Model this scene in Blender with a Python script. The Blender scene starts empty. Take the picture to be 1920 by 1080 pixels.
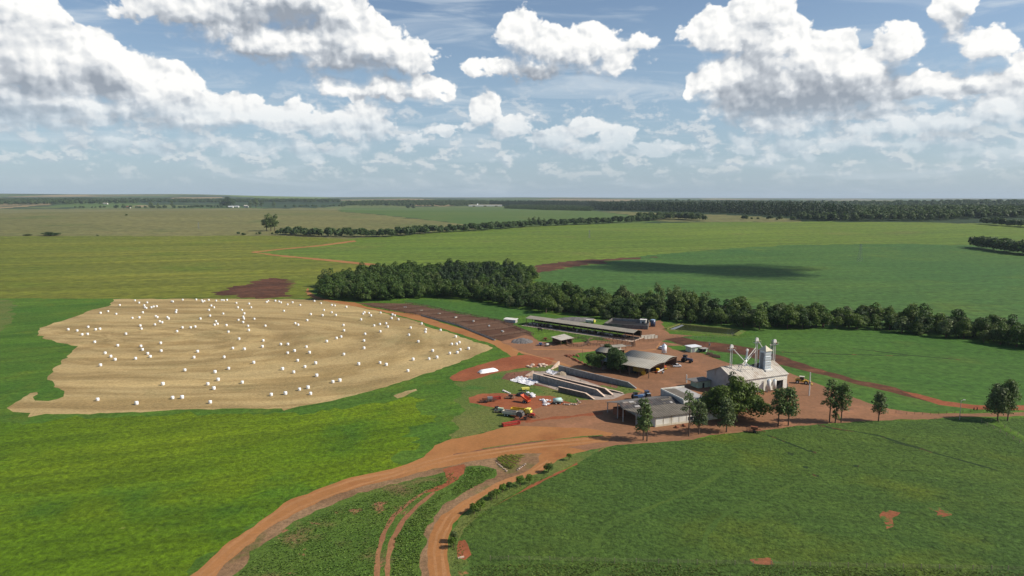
import bpy, bmesh, math, random
import numpy as np
from mathutils import Vector, Matrix, noise
from mathutils.geometry import delaunay_2d_cdt
R = math.radians
rng = random.Random(7)
nrs = np.random.RandomState(11)
sc = bpy.context.scene
COL = sc.collection

# ------------------------------------------------------------------ camera
CAM_H = 80.0
FOC = 1280.0
PITCH = math.atan((540 - 370) / FOC)
cd = bpy.data.cameras.new('camera')
cam = bpy.data.objects.new('camera', cd)
COL.objects.link(cam)
cam.location = (0, 0, CAM_H)
cam.rotation_euler = (math.pi / 2 - PITCH, 0, 0)
cd.sensor_width = 36.0
cd.lens = 24.0
cd.clip_start = 1.0
cd.clip_end = 60000
sc.camera = cam

# ------------------------------------------------------------------ exposure
sc.view_settings.view_transform = 'Standard'
sc.view_settings.look = 'None'
sc.view_settings.exposure = 0.27
sc.view_settings.gamma = 1.0

# ------------------------------------------------------------------ sun
SUN_EL, SUN_AZ = 39.0, 98.0        # azimuth clockwise from +Y (the view direction)
sl = bpy.data.lights.new('sun', 'SUN')
sl.energy = 4.7
sl.angle = R(0.53)
sl.color = (1.0, 0.93, 0.82)
sun = bpy.data.objects.new('sun', sl)
COL.objects.link(sun)
SUN_DIR = Vector((math.sin(R(SUN_AZ)) * math.cos(R(SUN_EL)), math.cos(R(SUN_AZ)) * math.cos(R(SUN_EL)), math.sin(R(SUN_EL))))
sun.rotation_euler = SUN_DIR.to_track_quat('Z', 'Y').to_euler()
sun.location = (0, 0, 300)


def ray(u, v):
    a = (u - 960) / FOC
    b = -(v - 540) / FOC
    return Vector((a, math.cos(PITCH) + b * math.sin(PITCH), -math.sin(PITCH) + b * math.cos(PITCH)))


# ------------------------------------------------------------------ node helper
class NT:
    def __init__(s, tree):
        s.t = tree
        s.n = tree.nodes
        s.l = tree.links

    def node(s, typ, **kw):
        n = s.n.new(typ)
        for k, v in kw.items():
            setattr(n, k, v)
        return n

    def put(s, sock, val):
        if isinstance(val, bpy.types.NodeSocket):
            s.l.new(val, sock)
        elif val is not None:
            if sock.type == 'RGBA' and len(val) == 3:
                val = (*val, 1)
            sock.default_value = val

    def m(s, op, a, b=None, c=None, clamp=False):
        n = s.node('ShaderNodeMath', operation=op, use_clamp=clamp)
        s.put(n.inputs[0], a)
        if b is not None: s.put(n.inputs[1], b)
        if c is not None: s.put(n.inputs[2], c)
        return n.outputs[0]

    def vm(s, op, a, b=None, scale=None):
        n = s.node('ShaderNodeVectorMath', operation=op)
        s.put(n.inputs[0], a)
        if b is not None: s.put(n.inputs[1], b)
        if scale is not None: s.put(n.inputs['Scale'], scale)
        return n.outputs['Value'] if op in ('LENGTH', 'DOT_PRODUCT', 'DISTANCE') else n.outputs[0]

    def comb(s, x, y, z):
        n = s.node('ShaderNodeCombineXYZ')
        s.put(n.inputs[0], x); s.put(n.inputs[1], y); s.put(n.inputs[2], z)
        return n.outputs[0]

    def sep(s, v):
        n = s.node('ShaderNodeSeparateXYZ')
        s.put(n.inputs[0], v)
        return n.outputs

    def noise(s, vec, scale=1, detail=4, rough=.5, dist=0, dim='3D', color=False, lac=2.0):
        n = s.node('ShaderNodeTexNoise', noise_dimensions=dim)
        s.put(n.inputs['Vector'], vec)
        n.inputs['Scale'].default_value = scale
        n.inputs['Detail'].default_value = detail
        n.inputs['Roughness'].default_value = rough
        n.inputs['Lacunarity'].default_value = lac
        n.inputs['Distortion'].default_value = dist
        return n.outputs[1] if color else n.outputs[0]

    def voro(s, vec, scale=1, feature='F1', dim='3D', out=0, detail=0, rough=.5, smooth=None, rand=1):
        n = s.node('ShaderNodeTexVoronoi', feature=feature, voronoi_dimensions=dim)
        s.put(n.inputs['Vector'], vec)
        n.inputs['Scale'].default_value = scale
        n.inputs['Randomness'].default_value = rand
        if 'Detail' in n.inputs: n.inputs['Detail'].default_value = detail; n.inputs['Roughness'].default_value = rough
        if smooth is not None and 'Smoothness' in n.inputs: n.inputs['Smoothness'].default_value = smooth
        return n.outputs[out]

    def ramp(s, fac, a, b, lo=0.0, hi=1.0, smooth=True):
        n = s.node('ShaderNodeMapRange', interpolation_type='SMOOTHSTEP' if smooth else 'LINEAR')
        s.put(n.inputs[0], fac)
        s.put(n.inputs[1], a); s.put(n.inputs[2], b)
        s.put(n.inputs[3], lo); s.put(n.inputs[4], hi)
        return n.outputs[0]

    def mix(s, f, a, b, mode='MIX'):
        n = s.node('ShaderNodeMix', data_type='RGBA', blend_type=mode)
        s.put(n.inputs[0], f)
        s.put(n.inputs[6], a); s.put(n.inputs[7], b)
        return n.outputs[2]


# ------------------------------------------------------------------ world: Nishita sky + procedural cumulus
w = bpy.data.worlds.new('World')
sc.world = w
w.use_nodes = True
w.node_tree.nodes.clear()
W = NT(w.node_tree)
sky = W.node('ShaderNodeTexSky', sky_type='NISHITA')
sky.sun_disc = False
sky.sun_elevation = R(SUN_EL)
sky.sun_rotation = R(SUN_AZ)
sky.altitude = 600
sky.air_density = 1.0
sky.dust_density = 1.2
sky.ozone_density = 1.6
SKY_S = 0.092

# cloud puffs: picture-plane list turned into directions (azimuth, elevation) in thousandths of ~0.78 mrad
# (x, y, rx, ry)
PUFFS = [
 (-60,60,90,110),(15,70,82,85),(80,120,75,65),(150,130,75,62),(225,150,75,48),(300,165,60,42),(60,195,115,48),(200,205,140,32),
 (-120,180,120,70),(350,212,110,34),(440,205,50,34),(520,225,60,30),(650,235,80,32),(680,205,30,20),(240,266,150,16),(430,270,80,13),(650,282,70,16),(560,278,60,13),
 (400,22,150,28),(560,-10,120,45),(640,35,62,45),(520,70,140,28),(690,85,80,38),(765,112,62,28),(640,112,110,22),
 (612,155,22,24),(720,165,105,22),(795,166,40,20),
 (978,62,42,38),(1040,90,80,38),(1105,92,58,38),(1150,122,55,24),(1010,128,95,20),(887,132,14,13),(1195,82,16,7),
 (912,210,30,36),(955,240,50,20),(1040,258,66,20),(1105,278,76,16),(1150,256,30,18),(885,240,14,10),(1240,284,28,8),(838,243,16,8),
 (1345,62,52,38),(1432,18,55,48),(1430,80,80,48),(1400,150,95,60),(1530,115,65,52),(1600,140,70,42),(1682,92,40,38),(1565,175,120,38),
 (1700,165,70,24),(1840,160,85,20),(1385,205,36,20),(1480,225,85,32),(1600,205,100,26),(1650,240,120,18),(1775,235,95,18),(1880,205,60,34),
 (1490,275,110,16),(1650,272,130,11),(1870,288,60,8),(1960,120,60,20),(2040,180,80,60),
 (1100,238,26,16),(530,92,120,26),(610,70,100,36),(460,58,90,26),(1470,185,80,40),(1560,268,60,16),(1400,262,42,16),(1800,262,60,12),(700,218,34,16),(1190,287,34,9),(770,262,14,8),(1440,300,70,10),(1050,296,70,8),
 (1792,22,24,44),(1843,86,38,28),
]


def puff_uv(u, v):
    d = ray(u, v).normalized()
    return math.atan2(d.x, d.y) * 1280, math.asin(d.z) * 1280


g = bpy.data.node_groups.new('cloud_field', 'ShaderNodeTree')
g.interface.new_socket('P', in_out='INPUT', socket_type='NodeSocketVector')
g.interface.new_socket('D', in_out='OUTPUT', socket_type='NodeSocketFloat')
G = NT(g)
gi = G.node('NodeGroupInput'); go = G.node('NodeGroupOutput')
Pp = gi.outputs[0]
acc = None
for (u, v, rx, ry) in PUFFS:
    X, Y = puff_uv(u, v)
    n = G.node('ShaderNodeVectorMath', operation='MULTIPLY_ADD')
    G.put(n.inputs[0], Pp)
    n.inputs[1].default_value = (1 / rx, 1 / ry, 0)
    n.inputs[2].default_value = (-X / rx, -Y / ry, 0)
    l = G.vm('LENGTH', n.outputs[0])
    s_ = G.m('MULTIPLY_ADD', l, float(min(rx, ry)), -float(min(rx, ry)))
    acc = s_ if acc is None else G.m('SMOOTH_MIN', acc, s_, 9.0)
q = G.vm('MULTIPLY', Pp, (1, 1.25, 0))
v1 = G.voro(q, 1 / 46, 'SMOOTH_F1', '2D', 0, 3.0, .55, .35)
n1 = G.noise(q, 1 / 36, 4, .52, 0, '2D')
n2 = G.noise(q, 1 / 110, 2, .5, 0, '2D')
a1 = G.m('MULTIPLY_ADD', v1, -15.0, 19.0)
a2 = G.m('MULTIPLY_ADD', n1, 26.0, -13.0)
a3 = G.m('MULTIPLY_ADD', n2, 16.0, -8.0)
dd = G.m('ADD', G.m('ADD', a1, a2), G.m('SUBTRACT', a3, acc))
G.l.new(dd, go.inputs[0])

tc = W.node('ShaderNodeTexCoord')
dx, dy, dz = W.sep(tc.outputs['Generated'])
az = W.m('MULTIPLY', W.m('ARCTAN2', dx, dy), 1280.0)
el = W.m('MULTIPLY', W.m('ARCSINE', dz), 1280.0)
P0 = W.comb(az, el, 0.0)


def field(vec):
    n = W.node('ShaderNodeGroup', node_tree=g)
    W.put(n.inputs[0], vec)
    return n.outputs[0]


wn = W.noise(P0, 1 / 70, 3, .5, 0, '2D', color=True)
Pw = W.vm('ADD', P0, W.vm('SCALE', W.vm('SUBTRACT', wn, (.5, .5, 0)), scale=16.0))
D0 = field(Pw)
D1 = field(W.vm('ADD', Pw, (7.0, 9.0, 0)))
D2 = field(W.vm('ADD', Pw, (4.0, 34.0, 0)))
# cover: hard cauliflower tops, softer undersides
grad = W.m('SUBTRACT', D0, D1)
gbig = W.m('SUBTRACT', W.m('MINIMUM', D0, 30.0), W.m('MINIMUM', D2, 34.0))
soft = W.ramp(gbig, -14, 8, 26.0, 6.0)
alpha = W.ramp(W.m('DIVIDE', D0, soft), 0.0, 1.0, 0, 1)
lit = W.ramp(grad, -14, 16, -0.24, 0.30, smooth=False)
litb = W.ramp(gbig, -30, 22, 0.02, 0.86)
r0 = W.noise(Pw, 1 / 60, 5, .5, 0, '2D')
r1 = W.noise(W.vm('ADD', Pw, (9, 13, 0)), 1 / 60, 5, .5, 0, '2D')
v0 = W.voro(Pw, 1 / 40, 'SMOOTH_F1', '2D', 0, 2.0, .5, .25)
v1 = W.voro(W.vm('ADD', Pw, (5, 7, 0)), 1 / 40, 'SMOOTH_F1', '2D', 0, 2.0, .5, .25)
rel = W.m('ADD', W.m('MULTIPLY', W.m('SUBTRACT', r0, r1), 1.35), W.m('MULTIPLY', W.m('SUBTRACT', v1, v0), .9))
big = W.noise(W.vm('MULTIPLY', Pw, (.6, 1.5, 0)), 1 / 80, 4, .55, 0, '2D')
sh = W.m('ADD', W.m('ADD', lit, litb), rel)
sh = W.m('ADD', sh, W.m('MULTIPLY_ADD', big, 1.0, -.50))
# broad shaded undersides and the folds between towers
SHADES = [(450, 28, 190, 26, .75), (330, 45, 90, 16, .5), (600, 118, 150, 20, .65), (460, 100, 70, 14, .5), (700, 142, 110, 12, .6), (1000, 146, 105, 20, .75), (1120, 150, 60, 14, .45), (1580, 195, 130, 26, .75),
          (1500, 175, 50, 40, .5), (1400, 190, 50, 50, .45), (1640, 150, 90, 14, .5), (1780, 250, 60, 14, .55), (1850, 165, 60, 9, .5), (90, 212, 160, 14, .7), (190, 150, 34, 34, .45), (40, 170, 60, 26, .35), (330, 238, 120, 10, .5), (330, 205, 50, 26, .3), (700, 183, 110, 7, .5), (1440, 120, 50, 60, .3), (240, 282, 140, 8, .4), (960, 250, 60, 9, .3)]
wn2 = W.noise(P0, 1 / 38, 4, .6, 0, '2D', color=True)
Ps = W.vm('ADD', P0, W.vm('SCALE', W.vm('SUBTRACT', wn2, (.5, .5, 0)), scale=30.0))
for (u, v, rx, ry, k_) in SHADES:
    X, Y = puff_uv(u, v)
    n = W.node('ShaderNodeVectorMath', operation='MULTIPLY_ADD')
    W.put(n.inputs[0], Ps)
    n.inputs[1].default_value = (1 / rx, 1 / ry, 0)
    n.inputs[2].default_value = (-X / rx, -Y / ry, 0)
    f_ = W.ramp(W.vm('LENGTH', n.outputs[0]), .35, 1.35, k_, 0.0)
    sh = W.m('SUBTRACT', sh, W.m('MULTIPLY', f_, .95))
sh = W.ramp(sh, -.55, 1.45, 0, 1, smooth=False)

ccol = W.mix(W.ramp(sh, 0, .42, smooth=False), (.27, .305, .355), (.52, .55, .585))
ccol = W.mix(W.ramp(sh, .35, .76, smooth=False), ccol, (.855, .85, .83))
# distance: low clouds are paler, bluer and less contrasted
low = W.ramp(el, 30, 190, 0.0, 1.0)
ccol = W.mix(W.m('MULTIPLY_ADD', low, .6, .4), (.42, .52, .60), ccol)
alpha = W.m('MULTIPLY', alpha, W.m('MULTIPLY_ADD', low, .62, .38))
# low bank of small hazy clouds towards the horizon
q2 = W.vm('MULTIPLY', P0, (1 / 46, 1 / 27, 0))
nb = W.noise(q2, 1.0, 6, .56, 0, '2D')
bandm = W.m('MULTIPLY', W.ramp(el, 8, 70, 0, 1), W.ramp(el, 130, 230, 1, 0))
nb2 = W.noise(W.vm('ADD', q2, (.07, .20, 0)), 1.0, 6, .56, 0, '2D')
ab = W.m('MULTIPLY', W.ramp(nb, .47, .64, 0, .50), bandm)
lcol = W.mix(W.ramp(W.m('SUBTRACT', nb, nb2), -.05, .05), (.41, .475, .54), (.70, .705, .70))
# thin veil streaks
q3 = W.vm('MULTIPLY', P0, (1 / 260, 1 / 34, 0))
nv = W.noise(q3, 1.0, 5, .55, .5, '2D')
av = W.m('MULTIPLY', W.ramp(nv, .48, .80, 0, .62), W.ramp(el, 20, 160, .5, 1))

skyc = W.vm('SCALE', sky.outputs[0], scale=SKY_S)
# humid air whitens the lowest sky
hz = W.ramp(el, -10, 330, .72, .06, smooth=False)
base = W.mix(hz, skyc, (.285, .405, .53))
c1 = W.mix(av, base, (.56, .62, .67))
c2 = W.mix(ab, c1, lcol)
c3 = W.mix(alpha, c2, ccol)
bg_plain = W.node('ShaderNodeBackground')
W.put(bg_plain.inputs[0], skyc)
bg_cloud = W.node('ShaderNodeBackground')
W.put(bg_cloud.inputs[0], c3)
msk = W.m('MULTIPLY', W.m('GREATER_THAN', el, -60.0), W.m('MULTIPLY', W.m('LESS_THAN', el, 700.0), W.m('GREATER_THAN', dy, 0.05)))
ms = W.node('ShaderNodeMixShader')
W.put(ms.inputs[0], msk)
W.l.new(bg_plain.outputs[0], ms.inputs[1])
W.l.new(bg_cloud.outputs[0], ms.inputs[2])
wo = W.node('ShaderNodeOutputWorld')
W.l.new(ms.outputs[0], wo.inputs[0])
w.cycles.sampling_method = 'MANUAL'
w.cycles.sample_map_resolution = 256

# ================================================================== terrain
def sstep(a, b, x):
    t = np.clip((x - a) / (b - a), 0, 1)
    return t * t * (3 - 2 * t)


def terr(x, y):
    """height of the land in metres; the farm itself stands on a level"""
    x = np.asarray(x, float); y = np.asarray(y, float)
    r = np.sqrt(x * x + y * y)
    th = np.arctan2(x, np.maximum(y, 1))
    # the first broad rise (fields on the left and in the middle)
    rise = 30 * sstep(800, 2500, r)
    roll = 5 * np.sin(x / 410 + 1.0) * np.sin(y / 530 + .4) * sstep(900, 1800, r)
    dip = -14 * sstep(2600, 3500, r) * (1 - sstep(4200, 5200, r))
    ridge = np.interp(th, [-1.2, -.64, -.35, -.25, 0, .3, .64, 1.2], [70, 66, 52, 14, 0, -18, -36, -40])
    far = 16 * sstep(4200, 6500, r) + (14 + 6 * np.sin(th * 9 + 1.5) + 5 * np.sin(th * 23) + ridge) * sstep(6800, 11500, r) + 8 * sstep(12500, 17000, r)
    r2 = 5 * np.sin(x / 900 + .7) * np.sin(y / 1300) * sstep(3000, 5000, r) + 3.5 * np.sin(x / 470 + y / 2100) * sstep(5000, 8000, r)
    return rise + roll + dip + far + r2


def tz(x, y):
    return float(terr(x, y))


def P3(u, v):
    """point of the land seen at a place of the photograph"""
    d = ray(u, v)
    if d.z < -1e-6:
        t = CAM_H / -d.z
        if d.y * t < 780 and abs(d.x * t) < 780:
            return Vector((d.x * t, d.y * t, 0))
    ts = np.geomspace(300, 30000, 3000)
    hz_ = terr(d.x * ts, d.y * ts)
    zz = CAM_H + d.z * ts
    k = np.nonzero(zz < hz_)[0]
    t = ts[k[0]] if len(k) else 30000
    if len(k) and k[0] > 0:
        t0, t1 = ts[k[0] - 1], ts[k[0]]
        for _ in range(25):
            tm = (t0 + t1) / 2
            if CAM_H + d.z * tm < tz(d.x * tm, d.y * tm): t1 = tm
            else: t0 = tm
        t = t1
    return Vector((d.x * t, d.y * t, tz(d.x * t, d.y * t)))


def PU(u, v, z=0.0):
    """point at height z above the level farmyard"""
    d = ray(u, v)
    t = (z - CAM_H) / d.z
    return Vector((d.x * t, d.y * t, z))


def HT(u, vb, vt):
    """height of an upright whose foot and top are seen at (u,vb) and (u,vt)"""
    p = PU(u, vb)
    d = ray(u, vt)
    return CAM_H + d.z * p.y / d.y


# ------------------------------------------------------------------ materials
MATS = {}


def new_mat(name):
    m = bpy.data.materials.new(name)
    m.use_nodes = True
    m.node_tree.nodes.clear()
    T = NT(m.node_tree)
    out = T.node('ShaderNodeOutputMaterial')
    b = T.node('ShaderNodeBsdfPrincipled')
    T.l.new(b.outputs[0], out.inputs[0])
    b.inputs['Roughness'].default_value = .9
    b.inputs['Specular IOR Level'].default_value = .15
    MATS[name] = m
    return m, T, b


def bump(T, b, h, strength=.5, dist=.3):
    n = T.node('ShaderNodeBump')
    n.inputs['Strength'].default_value = strength
    n.inputs['Distance'].default_value = dist
    T.put(n.inputs['Height'], h)
    T.l.new(n.outputs[0], b.inputs['Normal'])


def ground_mat(name, c1, c2, c3=None, big=.012, ang=None, stripe=0, sfreq=.25, fine=.6, patch=None, patch_t=.66, patch_s=.05,
               bumpd=.35, bumps=.8, stretch=6, finek=.5, ring=None, ringk=.35, c3t=.6, mid=.09, tuft=0):
    """soil or crop: broad tone drift, mid clumps, fine grain, optional drill rows, bare patches"""
    m, T, b = new_mat(name)
    g_ = T.node('ShaderNodeNewGeometry').outputs['Position']
    p = T.vm('MULTIPLY', g_, (1, 1, 0))
    nbig = T.noise(p, big, 4, .55)
    col = T.mix(T.ramp(nbig, .32, .68), c1, c2)
    if c3 is not None:
        n3 = T.noise(T.vm('ADD', p, (300, 70, 0)), big * 2.3, 4, .6)
        col = T.mix(T.ramp(n3, c3t - .08, c3t + .14), col, c3)
    h = None
    if ang is not None:
        # streaks run along the direction of work
        ca, sa = math.cos(ang), math.sin(ang)
        x = T.vm('DOT_PRODUCT', p, (ca, sa, 0)); y = T.vm('DOT_PRODUCT', p, (-sa, ca, 0))
        wob = T.noise(p, .012, 2, .5)
        y2 = T.m('MULTIPLY_ADD', wob, 14.0, y)
        pr = T.comb(T.m('MULTIPLY', x, 1.0 / stretch), y2, 0)
        ns = T.noise(pr, sfreq, 4, .62)
        col = T.mix(T.m('MULTIPLY', T.ramp(ns, .35, .65), stripe), col, T.vm('SCALE', col, scale=.66))
        ns2 = T.noise(pr, sfreq * .22, 3, .55)
        col = T.mix(T.m('MULTIPLY', T.ramp(ns2, .42, .68), stripe * .8), col, T.vm('MULTIPLY', col, (1.35, 1.22, 1.1)))
        h = ns
    if ring is not None:
        (cx, cy, rx, ry, a0, per) = ring
        ca, sa = math.cos(a0), math.sin(a0)
        px = T.m('DIVIDE', T.m('SUBTRACT', T.vm('DOT_PRODUCT', p, (ca, sa, 0)), cx * ca + cy * sa), rx)
        py = T.m('DIVIDE', T.m('SUBTRACT', T.vm('DOT_PRODUCT', p, (-sa, ca, 0)), -cx * sa + cy * ca), ry)
        rr = T.m('POWER', T.m('ADD', T.m('POWER', T.m('ABSOLUTE', px), 2.6), T.m('POWER', T.m('ABSOLUTE', py), 2.6)), 1 / 2.6)
        wob = T.noise(p, .018, 3, .5)
        rr = T.m('ADD', rr, T.m('MULTIPLY', wob, .10))
        k = T.comb(T.m('MULTIPLY', rr, per), T.m('MULTIPLY', T.m('ARCTAN2', py, px), 2.0), 0)
        nr = T.noise(k, 1.0, 3, .6)
        col = T.mix(T.m('MULTIPLY', T.ramp(nr, .40, .62), ringk), col, T.vm('MULTIPLY', col, (.64, .61, .55)))
        sf = T.m('SINE', T.m('MULTIPLY', rr, per * 9.0))
        col = T.mix(T.m('MULTIPLY', T.ramp(sf, .0, .9), ringk * .22), col, T.vm('MULTIPLY', col, (.72, .70, .66)))
        sw = T.m('SINE', T.m('MULTIPLY', rr, per * 3.1))
        col = T.mix(T.m('MULTIPLY', T.ramp(sw, .1, .9), ringk * .42), col, T.vm('MULTIPLY', col, (1.28, 1.26, 1.22)))
    nm = T.noise(p, mid, 5, .62)
    col = T.mix(T.ramp(nm, .35, .70, 0, .55), col, T.vm('MULTIPLY', col, (.82, .86, .86)))
    nf = T.noise(p, fine, 5, .72)
    lo, hi = 1 - finek, 1 + finek
    col = T.vm('SCALE', col, scale=T.ramp(nf, .30, .70, lo, hi, smooth=False))
    if tuft:
        tv = T.noise(p, tuft, 3, .6)
        col = T.mix(T.ramp(tv, .60, .70, 0, .6), col, T.vm('MULTIPLY', col, (.45, .5, .5)))
    if patch is not None:
        pn = T.noise(T.vm('ADD', p, (91, 17, 0)), patch_s, 6, .66)
        col = T.mix(T.ramp(pn, patch_t, patch_t + .05), col, T.vm('SCALE', T.mix(nf, patch, patch), scale=T.ramp(nf, .3, .7, .8, 1.2)))
    T.put(b.inputs['Base Color'], col)
    hh = T.m('ADD', nf, T.m('MULTIPLY', nm, 1.2))
    if h is not None: hh = T.m('ADD', hh, h)
    bump(T, b, hh, bumps, bumpd)
    return m


soil = (.27, .085, .035)
ground_mat('m_lime', (.088, .160, .004), (.122, .182, .005), (.056, .135, .010), big=.010, ang=R(24), stripe=.85, sfreq=.14, stretch=7, fine=.6, finek=.55, bumps=.9, bumpd=.8, patch=(.17, .20, .04), patch_t=.67, patch_s=.09)
ground_mat('m_verge', (.056, .130, .013), (.076, .145, .015), (.095, .145, .014), big=.02, ang=R(30), stripe=.8, sfreq=.15, stretch=6, fine=.6, finek=.5, bumpd=.5, patch=(.30, .15, .07), patch_t=.70, patch_s=.07)
ground_mat('m_olive', (.085, .125, .022), (.13, .14, .035), (.05, .12, .02), big=.03, fine=.8, finek=.35, bumpd=.5, patch=(.28, .12, .05), patch_t=.64, patch_s=.08)
ground_mat('m_crop', (.058, .112, .020), (.074, .126, .020), (.094, .136, .016), big=.011, ang=R(158), stripe=.55, sfreq=.30, stretch=3.2, fine=.75, finek=.55, bumps=1.0, bumpd=1.0, patch=soil, patch_t=.775, patch_s=.055, tuft=.22, c3t=.58)
ground_mat('m_crop_mid', (.044, .112, .016), (.058, .126, .018), (.076, .130, .020), big=.009, ang=R(160), stripe=.38, sfreq=.12, stretch=9, fine=.3, finek=.45, bumpd=.5)
ground_mat('m_bluegreen', (.048, .116, .024), (.062, .128, .024), (.082, .140, .022), big=.005, ang=R(8), stripe=.55, sfreq=.09, stretch=10, fine=.16, finek=.5, bumpd=.6)
ground_mat('m_light', (.100, .160, .018), (.118, .172, .020), (.135, .160, .030), big=.003, ang=R(12), stripe=.7, sfreq=.05, stretch=14, fine=.10, finek=.42, bumpd=.6)
ground_mat('m_yellow', (.120, .145, .014), (.156, .168, .022), (.108, .150, .014), big=.0035, ang=R(17), stripe=.8, sfreq=.045, stretch=16, fine=.11, finek=.42, bumpd=.6)
ground_mat('m_tan', (.135, .135, .044), (.165, .155, .056), (.105, .128, .036), big=.002, ang=R(5), stripe=.45, sfreq=.03, stretch=14, fine=.05, finek=.4, bumpd=.5)
ground_mat('m_green_far', (.070, .120, .028), (.085, .130, .030), (.10, .13, .035), big=.003, ang=R(5), stripe=.25, sfreq=.03, stretch=14, fine=.2, finek=.2, bumpd=.5)
ground_mat('m_soil', (.075, .032, .017), (.115, .048, .026), (.17, .075, .035), big=.03, ang=R(20), stripe=.9, sfreq=.12, stretch=8, fine=.2, finek=.4, bumpd=.6)
ground_mat('m_road', (.300, .128, .042), (.345, .158, .058), (.255, .098, .034), big=.02, fine=.9, finek=.12, mid=.15, bumpd=.12, bumps=.5, ang=R(60), stripe=.10, sfreq=.5, stretch=8)
ground_mat('m_yard', (.215, .107, .055), (.252, .124, .064), (.315, .150, .078), big=.025, fine=.7, finek=.20, mid=.12, bumpd=.15, bumps=.6, ang=R(28), stripe=.22, sfreq=.25, stretch=9, patch=(.17, .085, .055), patch_t=.62, patch_s=.09)
ground_mat('m_redsoil', (.22, .066, .027), (.28, .092, .040), big=.05, fine=.6, finek=.22, bumpd=.2, ang=R(35), stripe=.2, sfreq=.4, stretch=6)
ground_mat('m_mud', (.095, .046, .026), (.130, .072, .044), (.07, .030, .017), big=.022, ang=R(-50), stripe=.35, sfreq=.15, stretch=5, fine=.5, finek=.25, bumpd=.3)
ground_mat('m_brown', (.14, .062, .040), (.19, .085, .05), (.11, .048, .03), big=.03, fine=.5, finek=.3, bumpd=.3)
ground_mat('m_chaff', (.26, .16, .085), (.18, .10, .050), (.11, .11, .03), big=.05, fine=.9, finek=.35, mid=.2, bumpd=.3)
ground_mat('m_maize', (.070, .130, .018), (.092, .142, .022), (.17, .12, .05), big=.03, fine=1.2, finek=.5, bumpd=.6, ang=R(42), stripe=.45, sfreq=.7, stretch=7, patch=(.25, .12, .06), patch_t=.60, patch_s=.10)
ground_mat('m_tracks', (.27, .13, .06), (.23, .10, .05), big=.05, fine=.9, finek=.25, bumpd=.2)
ground_mat('m_concrete', (.30, .24, .20), (.36, .29, .24), (.22, .15, .11), big=.06, fine=.6, finek=.2, bumpd=.08)
sc_ = P3(250, 640)
_e = P3(925, 652)
ground_mat('m_straw', (.375, .270, .122), (.430, .315, .145), (.34, .265, .12), big=.012, fine=.7, finek=.26, bumpd=.3, ring=(sc_.x - 20, sc_.y + 10, 300, 150, R(-8), 13.0), ringk=.85, patch=(.16, .155, .05), patch_t=.70, patch_s=.045, ang=R(12), stripe=.16, sfreq=.35, stretch=14)
ground_mat('m_pale', (.24, .18, .09), (.28, .21, .11), big=.003, fine=.2, finek=.2, ang=R(5), stripe=.3, sfreq=.03, stretch=14)
ground_mat('m_thin', (.20, .066, .028), (.25, .090, .040), big=.05, fine=.9, finek=.3, bumpd=.3, patch=(.060, .112, .020), patch_t=.50, patch_s=.30)
ground_mat('m_rut', (.335, .155, .060), (.37, .178, .074), big=.03, fine=.9, finek=.15, bumpd=.15)
ground_mat('m_furrow', (.018, .040, .010), (.028, .050, .012), soil, big=.06, fine=.9, finek=.5, bumpd=.8, c3t=.62)
ground_mat('m_mown', (.057, .104, .018), (.070, .116, .018), big=.03, fine=.9, finek=.35, bumpd=.5)
# the far country: a patchwork of fields and woodland
m, T, b = new_mat('m_country')
g_ = T.node('ShaderNodeNewGeometry').outputs['Position']
p = T.vm('MULTIPLY', g_, (1, 1, 0))
pw = T.vm('ADD', p, T.vm('SCALE', T.noise(p, .002, 3, .5, color=True), scale=260.0))
cell = T.voro(T.vm('MULTIPLY', pw, (1 / 950, 1 / 1500, 0)), 1.0, 'F1', '2D', 1)
cr, cg, cb = T.sep(cell)
c = T.mix(T.ramp(cr, .2, .7), (.060, .105, .028), (.105, .130, .040))
c = T.mix(T.ramp(cg, .70, .78), c, (.22, .17, .085))
c = T.mix(T.ramp(cb, .62, .68), c, (.030, .055, .020))
wd = T.noise(T.vm('MULTIPLY', p, (1 / 900, 1 / 500, 0)), 1.0, 5, .6)
c = T.mix(T.ramp(wd, .52, .58), c, (.022, .042, .016))
nf = T.noise(p, .05, 4, .7)
c = T.vm('SCALE', c, scale=T.ramp(nf, .3, .7, .7, 1.3))
T.put(b.inputs['Base Color'], c)
bump(T, b, nf, .6, 4)

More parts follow.
